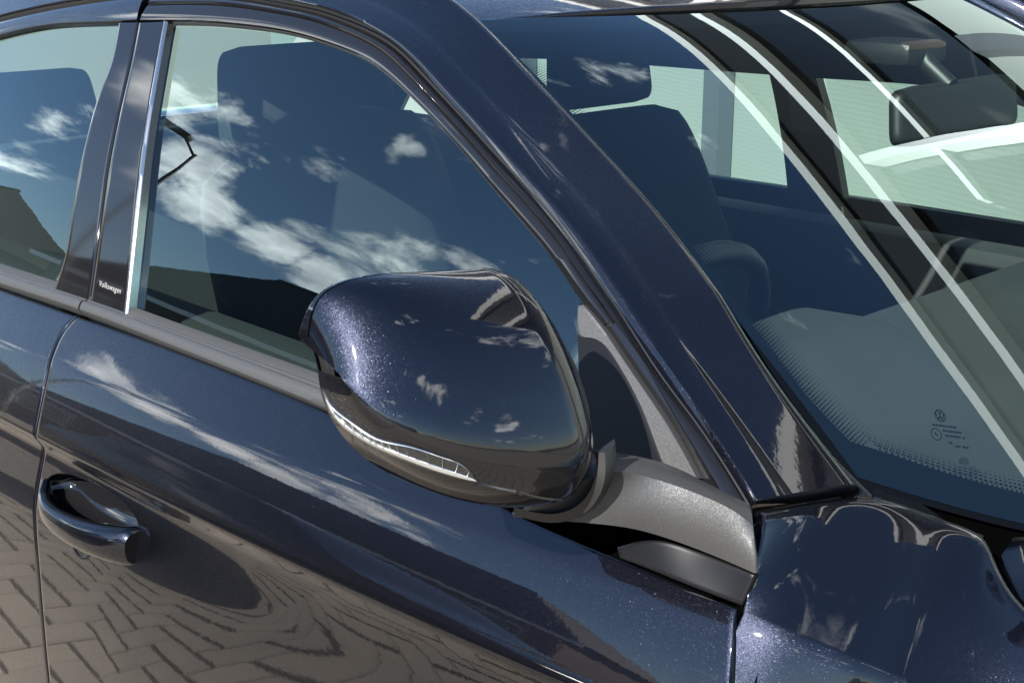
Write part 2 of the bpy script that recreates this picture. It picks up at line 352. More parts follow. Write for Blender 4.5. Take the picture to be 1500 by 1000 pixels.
FENDER_TOP = [(1.0434, -0.822, 0.998), (1.0472, -0.772, 0.9888), (1.0582, -0.733, 0.9841), (1.0725, -0.703, 0.9821), (1.0856, -0.692, 0.9803), (1.1118, -0.668, 0.9643), (1.1508, -0.645, 0.9522), (1.1697, -0.6631, 0.949), (1.192, -0.6881, 0.944), (1.2212, -0.7106, 0.936)]
ARM_TOP = [(0.964, -0.93, 1.0559), (0.9558, -0.905, 1.0463), (0.9782, -0.862, 1.0309), (1.001, -0.846, 1.02), (1.0471, -0.836, 1.0081)]
ARM_RIDGE = [(0.9747, -0.955, 1.0412), (0.9841, -0.94, 1.047), (0.9929, -0.902, 1.0365), (1.0482, -0.868, 1.0176), (1.0661, -0.857, 1.0039)]
ARM_LOW = [(0.9013, -0.955, 0.9889), (0.954, -0.94, 0.997), (0.9822, -0.915, 0.9942), (1.0025, -0.893, 0.9863), (1.0389, -0.872, 0.9753), (1.074, -0.863, 0.9688)]
CORNER_TOP = [(0.9531, -0.885, 0.9538), (0.987, -0.878, 0.9685), (1.0211, -0.868, 0.9678), (1.0723, -0.862, 0.9637)]
CORNER_LOW = [(0.9573, -0.887, 0.9485), (0.9929, -0.884, 0.9477), (1.0303, -0.878, 0.9447), (1.0679, -0.87, 0.9404)]

# ================================================================ THE CAR
car = empty('car')
tag(car, 'dark navy metallic car with glossy paint, grey belt trim and wing mirror', 'car')
NU = 140
# ---- glasshouse, right-hand side
seal_in = lift(spline(SEAL_IN, 220), y_glass); seal_out = lift(spline(SEAL_OUT, 220), y_glass)
def split_at(c, x0, x1):
    return c[(c[:, 0] >= x0) & (c[:, 0] <= x1)]
def resample(c, n): return spline(c[np.linspace(0, len(c)-1, min(len(c), 40)).astype(int)], n)
# front window: glass, set back behind its frame
def glass_sheet(name, xa, xb, za, zb, outline, parent):
    top = spline(outline, 300)
    X, T = np.meshgrid(np.linspace(xa, xb, 90), np.linspace(0, 1, 40), indexing='ij')
    zt = np.minimum(zb, np.interp(X, top[:, 0], top[:, 1]+.012, left=top[0, 1]+.012, right=top[-1, 1]+.012))
    Z = za + (np.maximum(zt, za+.02)-za)*T
    P = np.stack([X, y_glass(X, Z)+.009, Z], -1)
    return sheet(name, P, 'side_glass', parent, rim=0)
front_window = glass_sheet('side_window', -.04, .852, .94, 1.36, GLASS_EDGE, car)
rear_window = glass_sheet('side_window', -1.15, -.085, .92, 1.36, REAR_GLASS_EDGE, car)
# pale edge of the ground glass, seen all along the top of the front pane
ge = spline(GLASS_EDGE, 120); gin = ge.copy()
tg = np.gradient(ge, axis=0); tg /= np.linalg.norm(tg, axis=1, keepdims=True); gin = ge + np.stack([tg[:, 1], -tg[:, 0]], 1)*.009
# door frames
fi = lift(ge[:-6], y_glass); so = split_at(seal_in, -.106, .868)
fo = resample(so, len(fi)); fi = resample(lift(spline(FRAME_IN, 150), y_glass), len(fo))
ridge = fi + (fo-fi)*.66
door_frame = strip('window_frame', fi, ridge, [(0, -.012), (0, -.001), (.04, .0015), (.3, .003), (.8, .003), (1, .001)], 'gloss_black', car)
# outer flange of the frame all the way down to the mirror foot
fl_in = np.concatenate([ridge[ridge[:, 0] < .826], lift(spline(FRAME_FRONT_TOP, 40), y_glass)]); fl_in = resample(fl_in, 150)
fl_out = resample(split_at(seal_in, -.106, 1.2), 150)
strip('frame_flange', fl_in, fl_out, [(0, -.004), (.03, .0028), (.25, .0042), (.45, .0035), (.75, .0005), (1, -.003), (1, -.016)], 'gloss_black', car)
rfi = lift(spline(REAR_FRAME_IN, 80), y_glass); rfo = resample(split_at(seal_in, -1.45, -.114), 80)
strip('window_frame', rfi, rfo, [(0, -.012), (0, -.001), (.04, .0015), (.3, .003), (.8, .003), (1, 0), (1, -.016)], 'navy_metallic_paint', car)
# rubber run between glass and frame
strip('glass_run', lift(ge, y_glass, -.006), lift(gin, y_glass, -.006), [(0, 0), (.1, .002), (.35, .002), (.45, -.003)], 'rubber', car)
# quarter panel ahead of the sail
qi = lift(spline(QUARTER_IN, 40), y_glass); qo = lift(spline(FRAME_FRONT_TOP, 40), y_glass)
sheet('quarter_panel', loft(qi, qo, 10) - np.array([0, -.001, 0]), 'gloss_black', car)
sheet('quarter_backing', loft(lift(spline(QUARTER_IN, 40), y_glass, -.012) + np.array([-.03, 0, 0]), lift(spline(FRAME_FRONT_TOP, 40), y_glass, -.012) + np.array([.012, 0, .01]), 6), 'cavity_shade', car, rim=0)
# door seal in the gap
sp = [(0, -.010), (.08, -.003), (.22, -.0005), (.38, -.003), (.46, -.0075), (.56, -.0075), (.66, -.003), (.8, -.001), (.93, -.003), (1, -.010)]
strip('door_seal', seal_in + (seal_out-seal_in)*.06, seal_in + (seal_out-seal_in)*.94, sp, 'rubber', car)
# near-black sheet behind the gaps, their shade put into its colour
strip('inner_frame', (fl_in + np.array([0, .02, 0]))[:138], lift(spline(SEAL_OUT, 220), y_glass, -.02)[70:208], [(0, 0), (1, 0)], 'cavity_shade', car)
# pillar between the doors
gap = spline(DOOR_GAP_UP, 60); ch = spline(CHROME, 60); rt = spline(REAR_TRIM_EDGE, 60)
def shiftx(c, d): c = c.copy(); c[:, 0] += d; return c
chl, chr_ = shiftx(ch, -.0045), shiftx(ch, .0045)
front_trim = sheet('pillar_trim', loft(shiftx(gap, .003), shiftx(chl, -.0015), 12, y_glass, .0015), 'gloss_black', car)
rear_trim = sheet('pillar_trim', loft(rt, shiftx(gap, -.003), 12, y_glass, .0015), 'gloss_black', car)
strip('bright_strip', lift(chl, y_glass, .0015), lift(chr_, y_glass, .0015), [(0, -.01), (0, .001), (.2, .0032), (.5, .004), (.8, .0032), (1, .001), (1, -.01)], 'bright_trim', car)
strip('inner_pillar', lift(shiftx(rt, .01), y_glass, -.02), lift(shiftx(ch, -.01), y_glass, -.02), [(0, 0), (1, 0)], 'cavity_shade', car)

# ---- A-pillar and roof rail in one pressing
rail_out = lift(spline([p for p in SEAL_OUT if p[0] < 1.2], 200), y_glass)
pe = [(-1.5, -.56, 1.27), (-.9, -.575, 1.365), (-.5, -.58, 1.395), (-.1, -.582, 1.402), (.15, -.583, 1.395), (.32, -.584, 1.375)] + PILLAR_EDGE
pil_in = spline(pe, 200)
# pair the two edges by x so the section stays square to the pillar
po = spline([tuple(p) for p in rail_out[::6]] + [tuple(rail_out[-1])], 400)
def by_x(c, xs):
    o = np.argsort(c[:, 0]); return np.stack([np.interp(xs, c[o, 0], c[o, k]) for k in range(3)], 1)
ux = np.linspace(0, 1, 200)
ro = by_x(po, po[0, 0] + (po[-1, 0]-.0005-po[0, 0])*ux); ri = by_x(pil_in, pil_in[0, 0] + (pil_in[-1, 0]-pil_in[0, 0])*ux)
def crown(t_):      # flat outer face up to a tight shoulder beside the screen
    a = .0108 + .0195*(t_-.27)/.55; b = .0303*max(0, 1-((max(t_, .70)-.70)/.30)**3.0)**.5
    k = .0022; d_ = a-b
    return min(a, b) if abs(d_) > k else min(a, b) - (k-abs(d_))**2/(4*k)
pp = [(0, -.016), (0, -.002), (.012, .0012), (.06, .0033), (.12, .0060), (.18, .0083), (.22, .0096), (.245, .0104)] + [(w, crown(w)) for w in list(np.linspace(.27, .70, 10)) + list(.70+.30*np.sin(np.linspace(.1, math.pi/2, 26)))[:-1]] + [(1, -.0010), (1, -.014)]
taper = np.interp(ux, [0, .70, .93, 1], [1, 1.06, 1.2, .55])[:, None]
def pillar_mesh(O, I, hint):
    T = np.gradient((O+I)/2, axis=0); X = I-O; N = np.cross(T, X); N /= np.linalg.norm(N, axis=1, keepdims=True)
    if (N*np.array(hint)).sum(1).mean() < 0: N = -N
    P = np.stack([O + X*t + N*(h if h < 0 else h*taper) for t, h in pp], 1); n, k = P.shape[:2]; idx = np.arange(n*k).reshape(n, k)
    fl = (np.cross(np.gradient(P, axis=0), np.gradient(P, axis=1))*N[:, None]).sum() < 0
    P = np.concatenate([P, (P[-1]-N[-1]*.0012+np.array([.0008, 0, -.0006]))[None], (P[-1]-N[-1]*.018)[None]]); n += 2; idx = np.arange(n*k).reshape(n, k)
    Fc = [(idx[i, j], idx[i+1, j], idx[i+1, j+1], idx[i, j+1])[::(-1 if fl else 1)] for i in range(n-1) for j in range(k-1)]
    return mesh('a_pillar', P.reshape(-1, 3), Fc, 'navy_metallic_paint', car, angle=45)
a_pillar = pillar_mesh(ro, ri, (.2, -1, .8))
se = spline(SCREEN_EDGE, 100); pe2 = spline(PILLAR_EDGE, 100)
strip('screen_trim', pe2 + np.array([0, 0, -.003]), se + np.array([0, 0, -.003]), [(0, -.008), (.06, .001), (.5, .0022), (.9, .001), (1, -.006)], 'gloss_black', car, hint=(.4, -.4, .8))

# ---- windscreen
def screen_grid(nx, ny, off=0.):
    edge = np.array([(x, y) for x, y, z in SCREEN_EDGE]); YY = np.linspace(-1, 1, ny); rows = []
    for v in np.linspace(0, 1, nx):
        row = []
        for w in YY:
            # edge half-width grows downwards; base bows forward
            yb = .573 + (.700-.573)*v**1.0
            y = w*yb
            x0 = x_header(y); x1 = 1.075 + .30*(1-(abs(y)/.691)**3.7)
            x = x0 + (x1-x0)*v
            row.append((x, y, z_screen(x, y)-off))
        rows.append(row)
    return np.array(rows)
windscreen = sheet('windscreen', screen_grid(70, 120), 'screen_glass', car, hint=(.4, 0, .9), rim=0)
# printed black border on the inside of the screen
def frit_band(fn0, fn1, n, m, name):
    rows = []
    for u in np.linspace(0, 1, n):
        a, b = np.array(fn0(u)), np.array(fn1(u)); rows.append([a+(b-a)*w for w in np.linspace(0, 1, m)])
    P = np.array(rows); Z = z_screen(P[..., 0], P[..., 1])-.004
    return sheet(name, np.dstack([P, Z]), 'frit', windscreen, hint=(.4, 0, .9), rim=0)
ex = spline([(x, y) for x, y, z in SCREEN_EDGE], 200)
def base_x(y): return 1.075 + .30*(1-(np.minimum(abs(y), .70)/.691)**3.7)
def e_at(u): return ex[int(round(u*199))]
frit_band(lambda u: e_at(u) + np.array([-.004, -.004]), lambda u: e_at(u) + np.array([-.0, .014 + .010*u]), 80, 4, 'screen_border')
def base_in(y):   # inner limit of the lower border
    t = np.clip((y+.66)/.10, 0, 1); return base_x(y) - .046 - .018*(1-t)**2
frit_band(lambda u: (base_x(-.69+1.38*u)+.004, -.69+1.38*u), lambda u: (base_in(abs(-.69+1.38*u)*-1), -.69+1.38*u), 120, 6, 'screen_border')
frit_band(lambda u: (x_header(-.57+1.14*u)-.004, -.57+1.14*u), lambda u: (x_header(-.57+1.14*u)+.028, -.57+1.14*u), 60, 4, 'screen_border')
# dots fading out of the border
V = []; Fc = []
def dot(x, y, r):
    i = len(V); z = z_screen(x, y)-.004
    sx = (z_screen(x+.001, y)-z_screen(x-.001, y))/.002; sy = (z_screen(x, y+.001)-z_screen(x, y-.001))/.002
    for k in range(6):
        a = math.pi/3*k; dx, dy = r*math.cos(a), r*math.sin(a); V.append((x+dx, y+dy, z+sx*dx+sy*dy))
    Fc.append(tuple(range(i, i+6)))
for r_, y in enumerate(np.arange(-.66, -.2, .0026)):
    for k in range(9):
        dot(base_in(y) - .0018 - k*.0026, y + (k % 2)*.0013, .00125*(1-k/11))
for k in range(9):
    for i, u in enumerate(np.arange(.05, .95, .0026/.9)):
        e = e_at(min(1, u)); dot(e[0] + .0, e[1] + .014 + .010*u + .0018 + k*.0026, .00125*(1-k/11))
tag(mesh('border_dots', V, Fc, 'frit', windscreen, smooth=False), kind='stuff')

# ---- roof
rows = []
for v in np.linspace(0, 1, 40):
    s = 1.9*v**1.6; row = []
    for w in np.linspace(-1, 1, 60):
        y = w*.578; x = x_header(y)-.012 - s
        z = 1.3475 + .012*(1-w*w) + .075*(1-math.exp(-s/.32)) - .030*s*s*.6 - (.010*abs(w)**6)
        row.append((x, y, z))
    rows.append(row)
roof = sheet('roof', np.array(rows), 'navy_metallic_paint', car, hint=(0, 0, 1), rim=.012)

# ---- belt moulding
st = spline(STRIP_TOP, 160); sl = spline(STRIP_LOW, 160)
def belt(xa, xb):
    xs = np.linspace(xa, xb, 100)
    A = np.stack([xs, np.interp(xs, st[:, 0], st[:, 1])], 1); Bq = np.stack([xs, np.interp(xs, sl[:, 0], sl[:, 1])], 1)
    A = lift(A, y_glass, .002); Bq = lift(Bq, y_glass, .012)
    return strip('belt_trim', A, Bq, [(0, -.012), (0, -.001), (.06, .0015), (.22, .0022), (.30, .0050), (.45, .0062), (.7, .0052), (.92, .003), (1, 0), (1, -.014)], 'satin_grey_metallic', car)
belt(-1.12, -.0005); belt(.0045, .868)
xs = np.linspace(-1.12, .84, 100)
A = lift(np.stack([xs, np.interp(xs, st[:, 0], st[:, 1])+.006], 1), y_glass, -.006); Bq = lift(np.stack([xs, np.interp(xs, st[:, 0], st[:, 1])-.002], 1), y_glass, .002)
strip('glass_wiper_seal', A, Bq, [(0, 0), (.5, .002), (1, 0)], 'rubber', car)

# ---- doors
dt = spline(DOOR_TOP, 300)
def z_top(x): return np.interp(x, dt[:, 0], dt[:, 1])
gl = spline([(-.008, .966), (-.022, .938), (-.004, .896), (.007, .855), (.010, .82), (.007, .757), (.010, .626), (.0, .457), (-.02, .20)], 200)
gf = spline([(1.066, .95), (1.070, .940), (1.078, .921), (1.086, .895), (1.094, .85), (1.098, .6), (1.09, .2)], 200)
def x_gap(c, z): return np.interp(z, c[::-1, 1], c[::-1, 0])
sl_rows = np.concatenate([np.linspace(-.52, -.12, 34)[:-1], np.linspace(-.12, -.03, 26)[:-1], np.linspace(-.03, .012, 40)])
up_rows = np.linspace(0, 1, 46)[1:]
def skin(name, xl, xr, nx, hole=None):
    U = np.linspace(0, 1, nx); rows = []
    for kind, val in [('l', s) for s in sl_rows] + [('u', w) for w in up_rows]:
        x = np.full(nx, .5) ; z = np.full(nx, .8)
        for it in range(6):
            zs = z_swage(x); z = zs+val if kind == 'l' else zs+.012 + val*(z_top(x)-zs-.012)
            x = xl(z) + U*(xr(z)-xl(z))
        rows.append(np.stack([x, y_door(x, z), z], 1))
    P = np.array(rows)
    h = None
    if hole is not None:
        c = P[:-1, :-1]*.25 + P[1:, :-1]*.25 + P[:-1, 1:]*.25 + P[1:, 1:]*.25
        h = hole(c[..., 0], c[..., 2])
        # pull the rows next to the opening onto its outline
        P = hole.snap(P)
    return sheet(name, P, 'navy_metallic_paint', car, rim=.014, round_=.0010, hole=h)
class HandleHole:
    def __init__(s, cx, cz, a, b, tilt): s.c = (cx, cz); s.a, s.b, s.t = a, b, tilt
    def loc(s, x, z):
        dx, dz = x-s.c[0], z-s.c[1]; c, n = math.cos(s.t), math.sin(s.t); return dx*c+dz*n, -dx*n+dz*c
    def rad(s, x, z):
        u, v = s.loc(x, z); return (np.abs(u/s.a)**2.3+np.abs(v/s.b)**2.3)**(1/2.3)
    def __call__(s, x, z): return s.rad(x, z) < 1.0
    def snap(s, P):
        r = s.rad(P[..., 0], P[..., 2]); near = (r > .86) & (r < 1.10)
        k = np.where(near, 1/np.maximum(r, .1), 1)
        X = s.c[0] + (P[..., 0]-s.c[0])*k; Z = s.c[1] + (P[..., 2]-s.c[1])*k
        return np.stack([X, y_door(X, Z), Z], -1)
    def ring(s, k, n=64):
        th = np.linspace(0, 2*math.pi, n, endpoint=False); u = s.a*k*np.sign(np.cos(th))*np.abs(np.cos(th))**(2/2.3); v = s.b*k*np.sign(np.sin(th))*np.abs(np.sin(th))**(2/2.3)
        c, q = math.cos(s.t), math.sin(s.t); return np.stack([s.c[0]+u*c-v*q, s.c[1]+u*q+v*c], 1)
HH = HandleHole(.143, .758, .118, .031, R(3))
front_door = skin('front_door', lambda z: x_gap(gl, z)+.0028, lambda z: x_gap(gf, z)-.0028, 260, HH)
rear_door = skin('rear_door', lambda z: np.full_like(z, -1.1), lambda z: x_gap(gl, z)-.0028, 160)
# near-black sheets behind the shut lines, shade put into the colour
def backing(c, w):
    A = lift(shiftx(c, -w), y_door, -.016); B = lift(shiftx(c, w), y_door, -.016)
    strip('door_jamb', A, B, [(0, 0), (1, 0)], 'cavity_shade', car)
backing(gl, .012); backing(gf, .012)

# ---- door handle: bowl and grip
bw = []
for k, dpt in ((1.015, -.0005), (1.0, .003), (.985, .012), (.95, .026), (.86, .036), (.6, .042), (.25, .044), (.02, .044)):
    r_ = HH.ring(k); bw.append(np.stack([r_[:, 0], y_door(r_[:, 0], r_[:, 1]) + dpt, r_[:, 1]], 1))
bw = np.array(bw); n = bw.shape[1]; Fc = []
for i in range(len(bw)-1):
    for j in range(n): Fc.append((i*n+j, i*n+(j+1) % n, (i+1)*n+(j+1) % n, (i+1)*n+j))
mesh('handle_bowl', bw.reshape(-1, 3), Fc, 'gloss_black', front_door)
hx = np.linspace(0, 1, 70); gr = []
hf = spline([(0, .20), (.08, .52), (.28, .92), (.55, 1.0), (.82, .80), (1, .42)], 60); HU, HF = hf[:, 0], hf[:, 1]
for u in hx:
    x = .030 + .234*u
    # deep at the grip, tapering into the door towards the front
    zc_ = .734 + .012*u + .012*(1-u)**3 + .022*max(0, 1-u/.10)**1.5*.6; hh = .0125 + .0125*u**1.4; tt = .0085 + .011*u**1.6
    if u < .06: hh *= .45+.55*math.sqrt(u/.06); tt *= .5+.5*math.sqrt(u/.06)
    if u > .96: hh *= .8+.2*math.sqrt((1-u)/.04)
    face = .038*float(np.interp(u, HU, HF)); yb = float(y_door(np.array(x), np.array(zc_))) - face + tt
    ring = []
    for k in range(24):
        a = 2*math.pi*k/24; ca, sa = math.cos(a), math.sin(a)
        ring.append((x, yb + tt*np.sign(ca)*abs(ca)**.75, zc_ + hh*np.sign(sa)*abs(sa)**.75))
    gr.append(ring)
gr = np.array(gr); n = 24; Fc = []
for i in range(len(gr)-1):
    for j in range(n): Fc.append((i*n+j, i*n+(j+1) % n, (i+1)*n+(j+1) % n, (i+1)*n+j))
Fc += [tuple(range(n))[::-1], tuple((len(gr)-1)*n+k for k in range(n))]
mesh('door_handle', gr.reshape(-1, 3), Fc, 'navy_metallic_paint', front_door, angle=45)
lk = [(.118, -.001, .716), (.135, -.006, .708), (.158, -.008, .703), (.168, -.006, .707), (.172, 0, .713)]
tube('key_cover', spline([(x, float(y_door(np.array(x), np.array(z)))+d-.004, z) for x, d, z in lk], 24), .0022, 'gloss_black', front_door, seg=8)

# ---- front wing (fender) and bonnet
ft = FENDER_TOP + [(1.34, -.735, .918), (1.60, -.77, .865)]
fu = np.linspace(0, 1, 170)**1.25
wl3 = spline(WING_LINE + [(WING_LINE[-1][0]+.16, WING_LINE[-1][1]+.030, WING_LINE[-1][2]-.030), (WING_LINE[-1][0]+.45, WING_LINE[-1][1]+.055, WING_LINE[-1][2]-.085)], 500)
lowx = wl3[0, 0] + (wl3[-1, 0]-wl3[0, 0])*fu
low = np.stack([lowx, np.interp(lowx, wl3[:, 0], wl3[:, 1]), np.interp(lowx, wl3[:, 0], wl3[:, 2])], 1); lowz = low[:, 2]
tops = spline(ft, 600); tu = np.concatenate([[0], np.cumsum(np.linalg.norm(np.diff(tops, axis=0), axis=1))])
# the first stretch of the top edge runs across the foot of the pillar
ta = tu[-1]*fu + .085*(1-np.exp(-fu/.055))*(1-fu)
top = np.stack([np.interp(ta, tu, tops[:, k]) for k in range(3)], 1)
for k in range(3):
    e = np.convolve(np.pad(top[:, k], 12, mode='reflect', reflect_type='odd'), np.hanning(27)[1:-1]/np.hanning(27).sum(), 'valid'); top[:, k] = e
rows = []
for s in np.linspace(.45, 0, 40)[:-1]:
    z = lowz - s; rows.append(np.stack([lowx, low[:, 1] + y_door(lowx, z) - y_door(lowx, lowz), z], 1))
T = np.gradient((low+top)/2, axis=0); X = top-low; N = np.cross(T, X); N /= np.linalg.norm(N, axis=1, keepdims=True)
N *= np.sign((N*np.array([0, -.4, 1])).sum(1).mean())
gain = (.55 + .50*(1-np.exp(-(lowx-1.07)/.09)) + .3*(lowx-1.07)**2)[:, None]
def wing_crown(w):
    a = 1.15*w + .1*math.sin(math.pi*w); b = max(0, 1-((max(w, .76)-.76)/.24)**3.0)**.55; return 1/(a**-6+b**-6)**(1/6) if a*b > 1e-6 else 0.
for w in np.concatenate([np.linspace(0, .7, 30)[:-1], .7+.3*np.sin(np.linspace(0, math.pi/2, 50))]): rows.append(low + X*w + N*.024*gain*wing_crown(w))
sheet('front_wing', np.array(rows), 'navy_metallic_paint', car, hint=(0, -.6, .8), rim=.016, round_=.0010)
# bonnet, from its shut line right across the car
bl = spline([(1.157, -.634, .9535)] + [(x+.005, y+.006, z-.0005) for x, y, z in ft[7:]], 80)
rows = []
for w in np.linspace(-1, 1, 90):
    q = bl.copy(); yb = -bl[:, 1]; q[:, 1] = yb*w; k = 1-abs(w)**2.4
    q[:, 2] += .050*(1-abs(w)**2.2)*np.linspace(.2, 1, 80); q[:, 0] += (base_x(yb*w)+.012-base_x(yb)-.012)*np.linspace(1, .3, 80); rows.append(q)
sheet('bonnet', np.array(rows), 'navy_metallic_paint', car, hint=(0, 0, 1), rim=.014, round_=.0012)
sb = spline([(x, y, z) for x, y, z in SCREEN_BASE[:3]], 40)
cb = spline([(x, y, z) for x, y, z in FENDER_TOP[4:7]], 40)
sheet('cowl_trim', loft(sb + np.array([0, 0, -.002]), cb + np.array([-.003, .003, -.0015]), 6), 'gloss_black', car, hint=(.3, 0, 1), rim=.006, round_=.0006)
yy_ = np.linspace(-.66, .66, 80)
A = np.stack([base_x(yy_)-.03, yy_, z_screen(base_x(yy_)-.03, yy_)-.02], 1); B = np.stack([base_x(yy_)+.06, yy_, z_screen(base_x(yy_), yy_)-.035], 1)
strip('scuttle', A, B, [(0, 0), (1, 0)], 'cavity_shade', car, hint=(0, 0, 1))
A = np.array(ft)[5:] + np.array([-.02, 0, -.022])
strip('wing_inner', spline(A, 80), spline(A + np.array([.05, .06, 0]), 80), [(0, 0), (1, 0)], 'cavity_shade', car, hint=(0, 0, 1))
jm = np.array([(1.072, -.862, .930), (1.072, -.85, .960), (1.046, -.83, .984), (1.042, -.79, .978), (1.052, -.74, .968), (1.068, -.70, .965)])
strip('wing_jamb', spline(jm + np.array([-.012, .014, -.026]), 60), spline(jm + np.array([.012, .014, -.030]), 60), [(0, 0), (1, 0)], 'cavity_shade', car, hint=(0, -.5, 1))

# ---- wing mirror
mirror = empty('wing_mirror'); mirror.parent = car
MP = dict(y0=-.9474, L=.1768, xr=.8988, a=-.0250, z0=1.1074, b=-.0022, c=.0505, h0=.0886, p=2.6966, q=2.923, d0=.0835, p2=1.8211, q2=3.6134, e1=.7513, e2=.7734, sh=.0337, yin=.839)
def head(S, PH, off=0.):
    m = MP; PH = np.radians(PH)
    endr = 1-(1-m['yin'])*np.clip(1-S/.20, 0, 1)**2
    h = m['h0']*np.clip(1-S**m['p'], 0, 1)**(1/m['q'])*endr; d = m['d0']*np.clip(1-S**m['p2'], 0, 1)**(1/m['q2'])*endr
    cx = np.cos(PH).clip(0)**m['e1']; sz = np.sign(np.sin(PH))*np.abs(np.sin(PH))**m['e2']
    return np.stack([m['xr']+m['a']*S*S+d*cx-m['sh']*sz*cx**.5, m['y0']-m['L']*S, m['z0']+m['b']*S+m['c']*S*S+h*sz], -1)
MC = np.array([.92, -1.03, 1.11])
def head_off(S, PH, off):
    P = head(S, PH); e = 2e-3
    du = head(np.clip(S+e, 0, .9995), PH)-head(np.clip(S-e, 0, .9995), PH); dv = head(S, np.clip(PH+.4, -89.9, 89.9))-head(S, np.clip(PH-.4, -89.9, 89.9))
    N = np.cross(du, dv); N /= np.linalg.norm(N, axis=-1, keepdims=True)+1e-12
    N *= np.where((N*(P-MC)).sum(-1) < 0, -1, 1)[..., None]
    return P + N*off
s_sp = np.array([.0, .136, .229, .379, .577, .755, .904, .981, .993, 1.0]); f_sp = np.array([-15.8, -15.6, -15.4, -13.5, -13.5, -16.6, -25., -56., -84., -88.])
def split_phi(s): return np.interp(s, s_sp, f_sp)
def smin(ph): return np.interp(ph, [-16, -12, -9, 0, 13, 35, 53, 89], [.21, .132, .08, .068, .088, .094, .075, .06])
# painted cap
nS, nP = 130, 90
W = np.sin(np.linspace(0, math.pi/2, nS)); rows = []
for j in np.linspace(0, 1, nP):
    q = j
    row = []
    S = W*.9988
    ph0 = split_phi(S); PH = ph0 + (89.9-ph0)*q
    # the inner end of the cap follows its own edge
    s0 = smin(PH); S2 = s0 + (1-s0)*S; ph0 = split_phi(S2); PH = ph0 + (89.9-ph0)*q
    rows.append(MC + (head(S2.clip(0, .9988), PH)-MC)*1.022)
rows = [MC + (rows[0]-MC)*.985] + rows + [rows[-1] + np.array([-.003, 0, -.001])]
cp = np.array(rows); inner = MC + (cp[:, :1]-MC)*.982; cp = np.concatenate([inner, cp], 1)
cap = sheet('mirror_cap', cp, 'navy_metallic_paint', mirror, hint=(.6, -.6, .5), rim=0, angle=40)
# black inner shell under the cap, closed at the back by the glass bezel
rows = []
Wb = np.sin(np.linspace(0, math.pi/2, 70))*.9995
for ph in np.linspace(-89.9, 89.9, 80): rows.append(head(Wb, np.full(70, ph)))
P = np.array(rows)
shell = sheet('mirror_shell', P, 'gloss_black', mirror, hint=(.6, -.6, .2), rim=0, angle=60)
# back: bezel and mirror glass
bz = np.concatenate([head(Wb, np.full(70, 89.9)), head(Wb, np.full(70, -89.9))[::-1]])
cen = bz.mean(0)
V = list(bz) + list(cen + (bz-cen)*.93 + np.array([-.004, 0, 0])) + list(cen + (bz-cen)*.90 + np.array([.010, 0, 0])); n = len(bz); Fc = []
for r_ in (0, 1):
    for k in range(n): Fc.append((r_*n+k, r_*n+(k+1) % n, (r_+1)*n+(k+1) % n, (r_+1)*n+k))
mesh('mirror_bezel', V, Fc, 'textured_black', mirror)
mg = cen + (bz-cen)*.91 + np.array([.006, 0, 0]); mesh('mirror_glass', mg, [tuple(range(n))], 'chrome', mirror, smooth=False)
# inner end of the head, towards the car
e0 = head(np.zeros(80), np.linspace(-89.9, 89.9, 80)); V = list(e0) + list(e0*.55 + e0.mean(0)*.45 + np.array([0, .012, 0])); Fc = [(k, k+1, 80+k+1, 80+k) for k in range(79)] + [tuple(range(80, 160))]
mesh('mirror_end', V, Fc, 'textured_black', mirror)
# indicator lens wrapped round the lower edge
lt_s = [.9935, .984, .969, .940, .863, .762, .694, .632]; lt_f = [-88.5, -87, -76, -60, -36, -30., -29.6, -37.5]
lb_s = [.985, .972, .952, .915, .843, .738, .680, .626]; lb_f = [-89, -88.8, -87, -71.3, -51.5, -43., -40.5, -38.6]
tA = spline(list(zip(lt_s, [f/100 for f in lt_f])), 60); tB = spline(list(zip(lb_s, [f/100 for f in lb_f])), 60)
def lens_grid(off, a=0., b=1., m=8):
    return np.array([head_off((tA[:, 0]+(tB[:, 0]-tA[:, 0])*w).clip(0, .9992), (tA[:, 1]+(tB[:, 1]-tA[:, 1])*w)*100, off) for w in np.linspace(a, b, m)])
lens = sheet('indicator_lens', lens_grid(.0022), 'lens_glass', mirror, hint=(.6, -.6, 0), rim=.0015, round_=.0007)
sheet('light_guide', lens_grid(.0012, .74, .97, 4), 'reflector', lens, hint=(.6, -.6, 0), rim=.001, round_=.0005)
gA = lens_grid(.0014, .05, .76, 6)
for k in np.linspace(2, 55, 15).astype(int):
    q = gA[:, k]; d = gA[:, min(59, k+1)]-gA[:, k]; d /= np.linalg.norm(d)
    strip('reflector_rib', q-d*.00055, q+d*.00055, [(0, 0), (.5, .0006), (1, 0)], 'reflector', lens, hint=(.6, -.6, 0))
eg = lens_grid(.0024, .0, .05, 2); strip('lens_edge', eg[0], eg[1], [(0, 0), (.5, .0006), (1, 0)], 'reflector', lens, hint=(.6, -.6, 0))
# raised lip along the foot of the head
lip_s = np.linspace(.02, .62, 40); lip_f = np.interp(lip_s, [.02, .203, .441, .623], [-55., -49.1, -39.2, -38.8])
strip('lower_lip', head_off(lip_s, lip_f, .0), head_off(lip_s, lip_f-3.5, .0), [(0, 0), (.2, .0014), (.8, .0014), (1, 0)], 'gloss_black', mirror, hint=(.6, -.6, 0))
